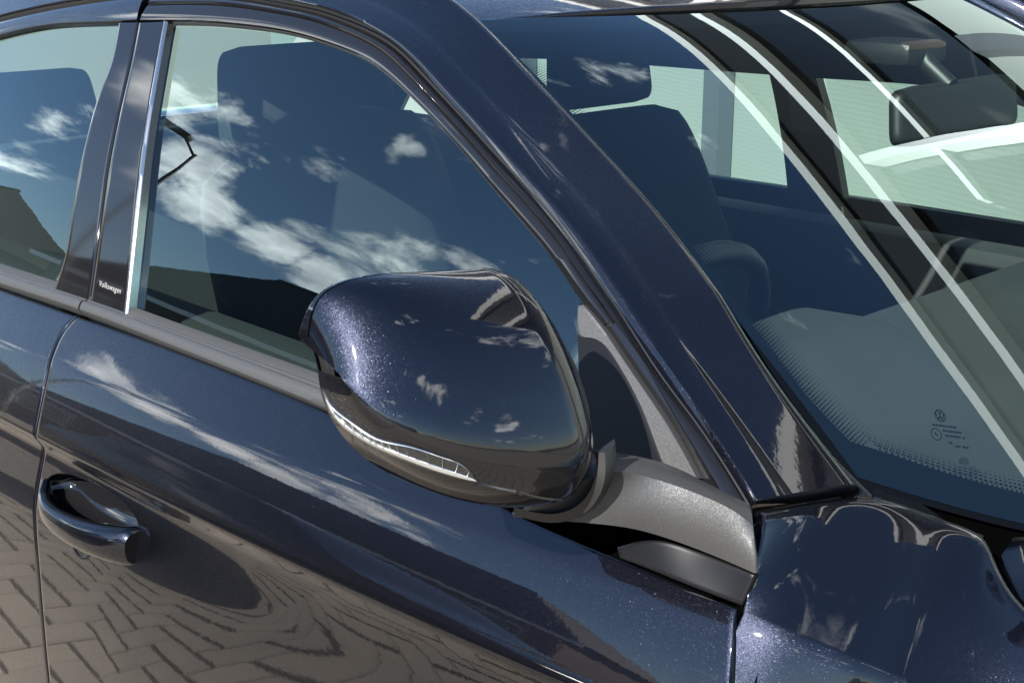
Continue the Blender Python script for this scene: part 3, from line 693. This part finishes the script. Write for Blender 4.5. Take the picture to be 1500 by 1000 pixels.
# foot: an arm that runs from under the head to the door corner
at, ar, al = spline(ARM_TOP, 60), spline(ARM_RIDGE, 60), spline(ARM_LOW, 60)
rows = [at + np.array([-.012, .02, -.012]), at + np.array([-.003, .004, -.0005])]
for w in np.linspace(0, 1, 8): rows.append(at*(1-w)+ar*w + np.array([0, 0, .0025*math.sin(math.pi*w)]))
for w in np.linspace(.08, 1, 14): rows.append(ar*(1-w)+al*w + np.array([.0025, -.0025, 0])*math.sin(math.pi*w))
rows += [al + np.array([-.006, .008, -.002]), al + np.array([-.03, .05, .004])]
sheet('mirror_foot', np.array(rows), 'satin_grey_metallic', mirror, hint=(.4, -1, .4), rim=.004, angle=38)
# collar between head and foot
cl = spline([(.905, -.957, .994), (.945, -.952, .999), (.975, -.947, 1.018), (.988, -.945, 1.045), (.985, -.942, 1.065)], 40)
strip('swivel_collar', cl + np.array([-.006, .020, .004]), cl, [(0, 0), (.3, .004), (.7, .005), (1, .002), (1, -.006)], 'textured_black', mirror, hint=(.4, -.6, -.4))
# sail plate on the door corner
so_, si_ = lift(spline(SAIL_OUT, 60), y_glass, .010), lift(spline(SAIL_MID, 60), y_glass, .010)
sail = sheet('sail_strip', loft(si_, so_, 10), 'satin_grey_metallic', mirror, rim=.010, round_=.0012)
sheet('sail_shadow_panel', loft(lift(spline(SAIL_IN, 60), y_glass, .0085), lift(spline(SAIL_MID, 60), y_glass, .0085), 10), 'satin_black', mirror, rim=.010)  # black plastic; the head's cast shadow is put into its colour and outline
# corner piece under the foot
ct, cw = spline(CORNER_TOP, 40), spline(CORNER_LOW, 40)
sheet('corner_trim', loft(cw, ct, 10) + np.array([0, 0, .002]), 'satin_black', car, hint=(.2, -.7, .7), rim=.006)
strip('door_corner', spline([(x-.012, y+.040, z+.010) for x, y, z in CORNER_TOP], 40) , spline([(x, y+.03, z-.03) for x, y, z in CORNER_LOW], 40), [(0, 0), (1, 0)], 'cavity_shade', car)
sx = np.linspace(.70, 1.035, 60)
A = np.stack([sx, y_door(sx, z_top(sx))+.012, z_top(sx)-.01], 1); B = np.stack([sx, y_glass(sx, np.full(60, .985))+.02, np.full(60, .985)], 1)
strip('door_shelf', A, B, [(0, 0), (1, 0)], 'cavity_shade', car, hint=(0, -.3, 1))

# ---- left-hand side, seen through the glass
def mirror_y(P): P = np.array(P, float).copy(); P[..., 1] *= -1; return P
pillar_mesh(mirror_y(ro), mirror_y(ri), (.2, 1, .8))
lfi, lfo = mirror_y(fl_in), mirror_y(fl_out)
strip('window_frame', mirror_y(fi), mirror_y(resample(fl_out, len(fi))), [(0, -.012), (0, .002), (1, .002), (1, -.012)], 'gloss_black', car, hint=(0, 1, .4))
def left_skin(name, xa, xb, nx):
    rows = []
    for z in np.linspace(.35, .89, 60):
        x = np.linspace(xa, xb, nx); rows.append(np.stack([x, -y_door(x, np.full(nx, z)), np.full(nx, z)], 1))
    return sheet(name, np.array(rows), 'navy_metallic_paint', car, hint=(0, 1, .2))
left_skin('front_door', .004, 1.07, 60); left_skin('rear_door', -1.1, -.004, 60)
def left_glass(xa, xb, outline):
    top_ = spline(outline, 200); X, T = np.meshgrid(np.linspace(xa, xb, 40), np.linspace(0, 1, 20), indexing='ij')
    zt = np.interp(X, top_[:, 0], top_[:, 1]+.01, left=top_[0, 1]+.01, right=top_[-1, 1]+.01); Z = .885 + (zt-.885)*T
    sheet('side_window', np.stack([X, -y_glass(X, Z)-.009, Z], -1), 'side_glass', car, hint=(0, 1, .3), rim=0)
left_glass(.03, .86, GLASS_EDGE); left_glass(-1.10, -.10, REAR_GLASS_EDGE)
zz = np.linspace(.88, 1.345, 30)
A = np.stack([-.10+.0*zz, -y_glass(np.full(30, -.1), zz), zz], 1); B = np.stack([.04-.10*(zz-.93), -y_glass(np.full(30, 0.), zz), zz], 1)
strip('centre_pillar', A, B, [(0, -.02), (0, .002), (1, .002), (1, -.02)], 'gloss_black', car, hint=(0, 1, .3))
tx = np.array([-1.3, -.9, -.4, .1, .40, .62, .84, 1.0]); A = np.stack([tx, np.full(8, .60), [1.30, 1.325, 1.335, 1.335, 1.33, 1.23, 1.12, 1.04]], 1); B = np.stack([tx, [.71, .715, .72, .725, .73, .745, .77, .79], [1.10, 1.14, 1.155, 1.16, 1.155, 1.10, 1.03, .97]], 1)
strip('roof_side_trim', spline(A, 60), spline(B, 60), [(0, 0), (.5, .01), (1, 0)], 'cabin_dark', car, hint=(0, -1, -.5))
# ---- back of the cabin
for sgn in (-1, 1):
    rows = []
    for z in np.linspace(.35, .955, 30):
        x = np.linspace(-1.95, -1.103, 30); rows.append(np.stack([x, sgn*(-y_door(x, np.full(30, z))), np.full(30, z)], 1))
    sheet('rear_quarter', np.array(rows), 'navy_metallic_paint', car, hint=(0, sgn, .2))
    A = lift(np.stack([np.linspace(-1.12, -1.42, 20), np.linspace(1.23, .94, 20)], 1), y_glass); B = lift(np.stack([np.linspace(-1.34, -1.85, 20), np.linspace(1.26, .94, 20)], 1), y_glass)
    if sgn > 0: A, B = mirror_y(A), mirror_y(B)
    strip('rear_pillar', A, B, [(0, -.02), (0, 0), (.5, .01), (1, 0), (1, -.03)], 'navy_metallic_paint', car, hint=(0, sgn, .4))
Y_, T_ = np.meshgrid(np.linspace(-.60, .60, 30), np.linspace(0, 1, 20), indexing='ij')
sheet('rear_screen', np.stack([-1.36-.42*T_+.04*(Y_/.6)**2*-1, Y_, 1.30-.34*T_], -1), 'side_glass', car, hint=(-.6, 0, .8), rim=0)
box('tailgate', (-1.95, -.80, .35), (-1.80, .80, .955), 'navy_metallic_paint', car, .03)
# ---- cabin
sheet('headlining', np.array([[(x, y, 1.325+.03*(1-(y/.6)**2)-.06*max(0, -x-.6)) for y in np.linspace(-.60, .60, 20)] for x in np.linspace(.40, -1.32, 30)]), 'headlining', car, hint=(0, 0, -1), rim=0)
box('cabin_floor', (-1.8, -.82, .33), (1.1, .82, .36), 'cabin_dark', car)
box('parcel_shelf', (-1.79, -.72, .90), (-1.12, .72, .925), 'cabin_dark', car)
for sgn in (-1, 1):
    lo, hi = sorted((sgn*.70, sgn*.79))
    box('door_card', (-1.05, lo, .40), (1.0, hi, .95 if sgn < 0 else .875), 'cabin_dark', car, .02)
# dashboard with instrument hood
rows = []
for t in np.linspace(0, 1, 44):
    row = []
    for y in np.linspace(-.70, .70, 80):
        xf = base_x(min(.69, abs(y)))-.03; x = xf + (.70-xf)*min(1, t/.72)
        z = min(.955, z_screen(xf, y)-.03) + .012*math.sin(math.pi*min(1, t/.72))
        hood = math.exp(-((y+.37)/.17)**4)*np.clip((t-.40)/.18, 0, 1)*np.clip((.76-t)/.04, 0, 1); z += .075*float(hood)
        if t > .72: z = .955 + .0 - (t-.72)/.28*.45; x = .70 + .10*(t-.72)/.28
        row.append((x, y, z))
    rows.append(row)
sheet('dashboard', np.array(rows), 'dash_top', car, hint=(-.2, 0, 1), rim=0)
th = np.linspace(0, 2*math.pi, 49)[:-1]; ax = Vector((-.90, 0, .42)).normalized(); u_ = Vector((0, 1, 0)); w_ = ax.cross(u_)
wc = Vector((.56, -.37, .90)); wheel_path = [tuple(wc + u_*(.185*math.cos(a)) + w_*(.185*math.sin(a))) for a in th]
wheel = tube('steering_wheel', wheel_path, .016, 'textured_black', car, seg=10, closed=True)
for a in (0, math.pi, 1.5*math.pi):
    tube('spoke', [tuple(wc + u_*(r*math.cos(a)) + w_*(r*math.sin(a))) for r in (.04, .11, .185)], .013, 'textured_black', wheel, seg=8)
box('wheel_hub', (.53, -.43, .85), (.60, -.31, .94), 'textured_black', wheel, .02)
def rounded_slab(name, c0, c1, w0, w1, thick, mat, parent, k=3.2, n=24):
    """an upholstered pad from c0 (low) to c1 (high): width w0 -> w1, rounded all round"""
    c0, c1 = np.array(c0, float), np.array(c1, float); ax_ = c1-c0; L_ = np.linalg.norm(ax_); ax_ /= L_
    lat = np.array([0, 1., 0]); nn = np.cross(lat, ax_); V = []; Fc = []; m = 26
    for i in range(m):
        t = i/(m-1); e = (1-abs(2*t-1)**6)**.35; c = c0 + ax_*L_*t; wd = (w0+(w1-w0)*t)/2*(.72+.28*e) ; tk = thick/2*(.25+.75*e)
        for j in range(n):
            a = 2*math.pi*j/n; ca, sa = math.cos(a), math.sin(a)
            V.append(c + lat*wd*np.sign(ca)*abs(ca)**(2/k) + nn*tk*np.sign(sa)*abs(sa)**(2/k))
    for i in range(m-1):
        for j in range(n): Fc.append((i*n+j, i*n+(j+1) % n, (i+1)*n+(j+1) % n, (i+1)*n+j))
    Fc += [tuple(range(n))[::-1], tuple((m-1)*n+j for j in range(n))]
    return mesh(name, V, Fc, mat, parent, angle=60)
for y in (-.37, .37):
    seat = rounded_slab('front_seat', (.06, y, .52), (-.20, y, 1.10), .50, .40, .14, 'cabin_fabric', car)
    rounded_slab('seat_cushion', (.10, y, .50), (.55, y, .56), .48, .50, .14, 'cabin_fabric', seat)
    rounded_slab('headrest', (-.215, y, 1.11), (-.235, y, 1.27), .27, .23, .10, 'cabin_fabric', seat)
bench = rounded_slab('rear_seat', (-.85, 0, .50), (-1.08, 0, 1.02), 1.30, 1.26, .16, 'cabin_fabric', car)
for y in (-.40, .40): rounded_slab('headrest', (-1.085, y, 1.03), (-1.10, y, 1.17), .28, .24, .09, 'cabin_fabric', bench)
# interior mirror on its stalk
im = rounded_slab('interior_mirror', (.735, .03, 1.180), (.725, .03, 1.255), .32, .31, .03, 'textured_black', car, k=4.)
tube('mirror_stalk', [(.735, 0, 1.25), (.70, 0, 1.275), (.685, 0, 1.295)], .012, 'textured_black', im, seg=10)
box('sensor_cover', (.60, -.05, 1.275), (.70, .05, 1.305), 'textured_black', car, .01)

# ---- marks on the glass and the pillar
def etched_mark(origin, ux_, uy_, nn_, s, parent):
    """roundel with its letters and the rows of small print of a glass maker's stamp"""
    o = np.array(origin); V = []; Fc = []
    def quad(a, b, w):
        a, b = np.array(a, float), np.array(b, float); d = b-a; d /= np.linalg.norm(d); p = np.array([-d[1], d[0]])*w/2; i = len(V)
        for q in (a-p, b-p, b+p, a+p): V.append(o + ux_*q[0]*s + uy_*q[1]*s + nn_*-.0030)
        Fc.append((i, i+1, i+2, i+3))
    def ringq(cx, cy, r, w, n=24):
        for k in range(n):
            a0, a1 = 2*math.pi*k/n, 2*math.pi*(k+1)/n; quad((cx+r*math.cos(a0), cy+r*math.sin(a0)), (cx+r*math.cos(a1), cy+r*math.sin(a1)), w)
    ringq(0, 0, .85, .16)
    for a, b in (((-.32, .72), (0, .1)), ((0, .1), (.32, .72)), ((-.68, .35), (-.3, -.62)), ((-.3, -.62), (0, -.05)), ((0, -.05), (.3, -.62)), ((.3, -.62), (.68, .35))): quad(a, b, .17)
    ringq(-1.2, -2.9, .85, .14); quad((-1.5, -2.7), (-1.0, -3.1), .2)
    rng = random.Random(4)
    for row_y, x0_, x1_ in ((-1.5, -1.6, 2.6), (-2.2, .0, 2.9), (-2.9, .2, 3.2), (-3.9, .6, 1.2), (-4.3, 1.6, 3.8)):
        x = x0_
        while x < x1_:
            w = rng.uniform(.18, .34); quad((x, row_y+rng.uniform(-.05, .05)), (x+w, row_y+rng.uniform(-.05, .05)), .30); x += w+rng.choice([.08, .08, .1, .35])
    return mesh('glass_stamp', V, Fc, 'frit', parent, smooth=False)
def on_screen(x, y): return np.array([x, y, float(z_screen(x, y))])
STAMP = on_screen(1.0728, -.5888)
e_u = on_screen(STAMP[0]+.00695, STAMP[1]+.00720)-STAMP; e_u /= np.linalg.norm(e_u)
nrm_ = np.cross(e_u, on_screen(STAMP[0]-.01, STAMP[1])-STAMP); nrm_ *= np.sign(nrm_[2])/np.linalg.norm(nrm_); e_v = np.cross(nrm_, e_u)
etched_mark(STAMP, e_u*1.1, e_v*1.55, nrm_, .0050, windscreen)
fc = bpy.data.curves.new('lettering', 'FONT'); fc.body = 'Volkswagen'; fc.size = .0105; fc.extrude = .0002; fc.space_character = 1.15; fc.align_x = 'CENTER'; fc.resolution_u = 3
tmp = bpy.data.objects.new('lettering_curve', fc); col.objects.link(tmp)
dg = bpy.context.evaluated_depsgraph_get(); lm = bpy.data.meshes.new_from_object(tmp.evaluated_get(dg)); bpy.data.objects.remove(tmp)
lm.materials.clear(); lm.materials.append(MATS['white_print'])
lo_ = bpy.data.objects.new('lettering', lm); col.objects.link(lo_); lo_.parent = front_trim
lx, lz = .050, 1.002; ly = float(y_glass(np.array(lx), np.array(lz)))
lo_.location = (lx, ly-.0022, lz); lo_.rotation_euler = (R(90-17), 0, 0)

# ================================================================ SURROUNDINGS (they show in the paint and the glass)
ground = mesh('ground', [(-400, -400, -.012), (400, -400, -.012), (400, 400, -.012), (-400, 400, -.012)], [(0, 1, 2, 3)], 'paving_sand', None, smooth=False)
tag(ground, 'sandy ground between and beyond the brown paving blocks', kind='structure')
# herringbone paving: blocks 200 x 100 mm at 45 degrees, chamfered
BL, BW, BH, CH = .200, .100, .012, .006
def block_verts(l, w):
    g = .0035; a, b = l/2-g, w/2-g
    lowr = [(-a, -b, -BH), (a, -b, -BH), (a, b, -BH), (-a, b, -BH)]; mid = [(-a, -b, -CH), (a, -b, -CH), (a, b, -CH), (-a, b, -CH)]; topv = [(-a+CH, -b+CH, 0), (a-CH, -b+CH, 0), (a-CH, b-CH, 0), (-a+CH, b-CH, 0)]
    return lowr+mid+topv
BF = [(0, 1, 5, 4), (1, 2, 6, 5), (2, 3, 7, 6), (3, 0, 4, 7), (4, 5, 9, 8), (5, 6, 10, 9), (6, 7, 11, 10), (7, 4, 8, 11), (8, 9, 10, 11)]
bm_h = bpy.data.meshes.new('paving_block'); bm_h.from_pydata(block_verts(BL, BW), [], BF); bm_h.update(); bm_h.materials.append(MATS['paving_block'])
ANG = R(8); spots = []
N_ = 62
for i in range(-N_, N_):
    for j in range(-N_, N_):
        m_ = (i-j) % 4      # herringbone lattice on 100 mm cells
        if m_ == 0: cx_, cy_, rot = (i+1)*BW, (j+.5)*BW, 0
        elif m_ == 2: cx_, cy_, rot = (i+.5)*BW, (j+0)*BW, 1
        else: continue
        X_, Y2 = cx_*math.cos(ANG)-cy_*math.sin(ANG)-1.5, cx_*math.sin(ANG)+cy_*math.cos(ANG)-4.2
        if X_ < -7.5 or X_ > 4.5 or Y2 < -9 or Y2 > -.2: continue
        spots.append((X_, Y2, ANG + rot*math.pi/2))
rb = random.Random(2)
spots.sort(key=lambda p: (p[0]+.6)**2 + (p[1]+2.0)**2)
near, far = spots[:300], spots[300:]
for X_, Y2, a in near:
    o = bpy.data.objects.new('paving_block', bm_h); col.objects.link(o); o.parent = ground; o.location = (X_, Y2, rb.uniform(-.001, .002)); o.rotation_euler = (rb.gauss(0, .006), rb.gauss(0, .006), a + (math.pi if rb.random() < .5 else 0))
base = np.array(block_verts(BL, BW)); V = []; Fc = []
for X_, Y2, a in far:
    k = len(V); c, s = math.cos(a), math.sin(a); dz = rb.uniform(-.001, .002); tx, ty = rb.gauss(0, .006), rb.gauss(0, .006)
    for p in base: V.append((X_+p[0]*c-p[1]*s, Y2+p[0]*s+p[1]*c, p[2]+dz+tx*p[0]+ty*p[1]))
    Fc += [tuple(k+i for i in f) for f in BF]
far_o = mesh('paving_blocks_beyond', V, Fc, 'paving_block', ground, smooth=False); far_o['kind'] = 'stuff'
# the yard goes on beyond the laid field: ring with the field cut out
def ring_sheet(name, inner, outer, z, mat):
    (a0, b0, a1, b1), (c0_, d0_, c1_, d1_) = inner, outer
    return mesh(name, [(a0, b0, z), (a1, b0, z), (a1, b1, z), (a0, b1, z), (c0_, d0_, z), (c1_, d0_, z), (c1_, d1_, z), (c0_, d1_, z)], [(4, 5, 1, 0), (5, 6, 2, 1), (6, 7, 3, 2), (7, 4, 0, 3)], mat, None, smooth=False)
tag(ring_sheet('courtyard', (-7.5, -9, 4.5, -.2), (-45, -12.5, 30, 30), -.003, 'paving_block'), kind='structure')

# ---- houses across the road
def house(loc, rz, L_, D_, eave, ridge_h, hip, label, nwin=4):
    h = empty('house', loc); h.rotation_euler = (0, 0, rz); tag(h, label, 'house', None)
    w = box('wall', (0, 0, 0), (L_, D_, eave), 'house_brick', h)
    # tiled roof laid in stepped courses
    V = []; Fc = []; n = 16; ov = .35
    for side_ in (0, 1):
        for k in range(n):
            t0, t1 = k/n, (k+1)/n+.012
            def P(t, end, dz):
                y = -ov + (D_/2+ov)*t; y = y if side_ == 0 else D_-y
                x = (-ov + (hip+ov)*t) if end == 0 else (L_+ov - (hip+ov)*t)
                return (x, y, eave-.1 + (ridge_h-eave+.1)*t + dz)
            i = len(V); V += [P(t0, 0, .05), P(t0, 1, .05), P(t1, 1, .01), P(t1, 0, .01), P(t0, 0, .0), P(t0, 1, .0)]
            Fc += [(i, i+1, i+2, i+3), (i+4, i+5, i+1, i)]
    for end in (0, 1):
        for k in range(n):
            t0, t1 = k/n, (k+1)/n+.012
            def P(t, s_, dz):
                x = (-ov + (hip+ov)*t) if end == 0 else (L_+ov - (hip+ov)*t)
                y = -ov + (D_/2+ov)*t; y = y if s_ == 0 else D_-y
                return (x, y, eave-.1 + (ridge_h-eave+.1)*t + dz)
            i = len(V); V += [P(t0, 0, .05), P(t0, 1, .05), P(t1, 1, .01), P(t1, 0, .01)]; Fc += [(i, i+1, i+2, i+3)]
    roof_ = mesh('roof', V, Fc, 'roof_tile', h, smooth=False)
    tube('ridge_tiles', [(hip, D_/2, ridge_h+.02), (L_/2, D_/2, ridge_h+.02), (L_-hip, D_/2, ridge_h+.02)], .11, 'roof_tile', roof_, seg=8)
    box('fascia', (-ov, D_+ov-.03, eave-.26), (L_+ov, D_+ov+.02, eave-.08), 'white_upvc', roof_)
    for k in range(nwin):
        x = L_*(k+.5)/nwin
        if k == nwin//2:
            d = box('door', (x-.5, D_+.01, 0), (x+.5, D_+.05, 2.1), 'dark_post', h); box('frame', (x-.58, D_+.005, 0), (x-.5, D_+.08, 2.18), 'white_upvc', d); continue
        f = box('window', (x-.75, D_+.01, .95), (x+.75, D_+.05, 2.2), 'white_upvc', h)
        for s_ in (0, 1): box('pane', (x-.69+.71*s_, D_+.045, 1.01), (x-.02+.71*s_, D_+.06, 2.14), 'dark_pane', f)
    return h
house((-22.6, -18.6, 0), R(-14), 13.5, 7.5, 2.8, 6.0, 2.6, 'low brick house with a long dark tiled hip roof', 5)
house((-41.0, -19.0, 0), R(8), 11.5, 7.5, 2.7, 5.9, .05, 'brick house with steep dark gables behind the hip-roofed house', 4)
house((-6.5, -30., 0), R(-4), 16, 8, 2.8, 5.6, .05, 'gabled brick house at the foot of the wooded hill', 5)

# ---- street lamp
lamp = empty('street_lamp', (-12.9, -7.5, 0)); tag(lamp, 'dark steel street lamp with angled arm and flat head', 'street lamp')
tube('pole', [(0, 0, 0), (0, 0, 1.2), (0, 0, 1.25), (0, 0, 6.0)], [.09, .09, .05, .035], 'lamp_metal', lamp)
tube('arm', [(0, 0, 5.95), (-.35, .25, 6.25)], .028, 'lamp_metal', lamp)
hd = box('lamp_head', (-.30, -.14, -.05), (.42, .14, .06), 'lamp_metal', lamp, .03); hd.location = (-.55, .40, 6.38); hd.rotation_euler = (0, R(-12), R(145))

# ---- dark car parked across the yard
other = empty('parked_car', (-2.6, -4.30, 0)); other.rotation_euler = (0, 0, R(4)); other.scale = (1, 1, .90); tag(other, 'black hatchback parked across the yard from the navy car', 'car')
prof = [(-2.1, .35), (-2.12, .62), (-2.02, .92), (-1.75, 1.02), (-1.35, 1.38), (-.6, 1.47), (.25, 1.42), (.95, 1.02), (1.75, .92), (2.08, .72), (2.12, .45), (2.05, .30)]
pr = spline(prof, 60); rows = []
for w in np.linspace(-1, 1, 25):
    ins = np.clip((pr[:, 1]-.85)/.6, 0, 1); yv = w*(.88-.22*ins-.08*np.clip(abs(pr[:, 0])-1.6, 0, 1)); crown = 1-.03*abs(w)**4
    rows.append(np.stack([pr[:, 0], yv, pr[:, 1]*crown], 1))
body = sheet('body', np.array(rows), 'other_paint', other, hint=(0, 0, 1), rim=0)
for s_ in (-1, 1):
    n = 60; V = [tuple(q) for q in rows[0 if s_ < 0 else -1]]
    mesh('side_panel', V, [tuple(range(n))], 'other_paint', other, smooth=False)
    mesh('side_glass', [(-1.3, s_*.80, 1.0), (.85, s_*.80, 1.0), (.2, s_*.70, 1.36), (-1.0, s_*.70, 1.38)], [(0, 1, 2, 3)], 'dark_pane', other, smooth=False)
    for x in (-1.32, 1.30):
        th = np.linspace(0, 2*math.pi, 41)[:-1]
        ty_ = tube('wheel', [(x+.265*math.cos(a), s_*.84, .33+.265*math.sin(a)) for a in th], .065, 'tyre', other, seg=10, closed=True)
        tube('rim', [(x+.205*math.cos(a), s_*.90, .33+.205*math.sin(a)) for a in th], .014, 'alloy', ty_, seg=6, closed=True)
        for k in range(10):
            a = 2*math.pi*k/10; tube('spoke', [(x+.04*math.cos(a), s_*.905, .33+.04*math.sin(a)), (x+.20*math.cos(a), s_*.905, .33+.20*math.sin(a))], .012, 'alloy', ty_, seg=5)

# ---- wooded hill beyond the houses
rows = []; rh = random.Random(8); ph_ = [rh.uniform(0, 6) for _ in range(6)]
for k, az in enumerate(np.linspace(-172, -20, 160)):
    a = R(az); row = []
    h = 9.5 + 2.4*math.sin(a*3+ph_[0]) + 1.5*math.sin(a*9+ph_[1]) + .5*math.sin(a*31+ph_[2]) + rh.uniform(-.5, .5)
    for t, (d, f) in enumerate(((118, 0), (128, .35), (142, .75), (155, 1.), (175, .9))): row.append((d*math.cos(a), d*math.sin(a), f*h-.2))
    rows.append(row)
tag(mesh('hill', np.array(rows).reshape(-1, 3), [(i*5+j, i*5+j+1, (i+1)*5+j+1, (i+1)*5+j) for i in range(159) for j in range(4)], 'hill_green', None), kind='structure')

# ---- showroom with its canopy on the far side of the car
show = empty('showroom', (0, 2.33, 0)); show.rotation_euler = (0, 0, R(-22.5)); tag(show, 'pale showroom front with dark fascia and white steel trims beside the car', 'building')
XA, XB, XC = -12, 2.9, .9
box('fascia', (XA, 0, 3.80), (XB, .30, 4.36), 'dark_sign', show)
box('top_trim', (XA, -.07, 4.30), (XB, -.002, 4.42), 'white_steel', show)
box('lower_trim', (XA, -.06, 3.70), (XB, .10, 3.80), 'white_steel', show)
box('flat_roof', (XA, .302, 4.20), (XB, 6.0, 4.34), 'grey_sheet', show)
box('transom', (XA, -.02, 2.98), (XC, .04, 3.03), 'white_steel', show)
for k in range(6):
    xa = .55-2.45*k
    if xa+.06 > XB or xa < XA: continue
    box('mullion', (xa, -.045, 2.221), (xa+.055, .04, 3.70), 'white_steel', show)
    box('pane', (xa+.056, .05, 2.221), (min(XB, xa+2.44), .06, 3.699), 'dark_pane', show)
box('back_wall', (XA, .9, 0), (XB, 1.0, 4.19), 'dark_sign', show)
n = 110; V = []; Fc = []
for k in range(n*2+1):
    z = k*2.159/(n*2); yo = .0004*(k % 2); V += [(XA, .05+yo, z), (XB, .05+yo, z)]
    if k: Fc.append((2*k-2, 2*k-1, 2*k+1, 2*k))
mesh('cladding', V, Fc, 'pale_wall', show, smooth=False)
for x in (-7.6, -4.6, -2.35, -.05, 2.3): box('post', (x, -.03, 0), (x+.14, .045, 2.159), 'dark_post', show)
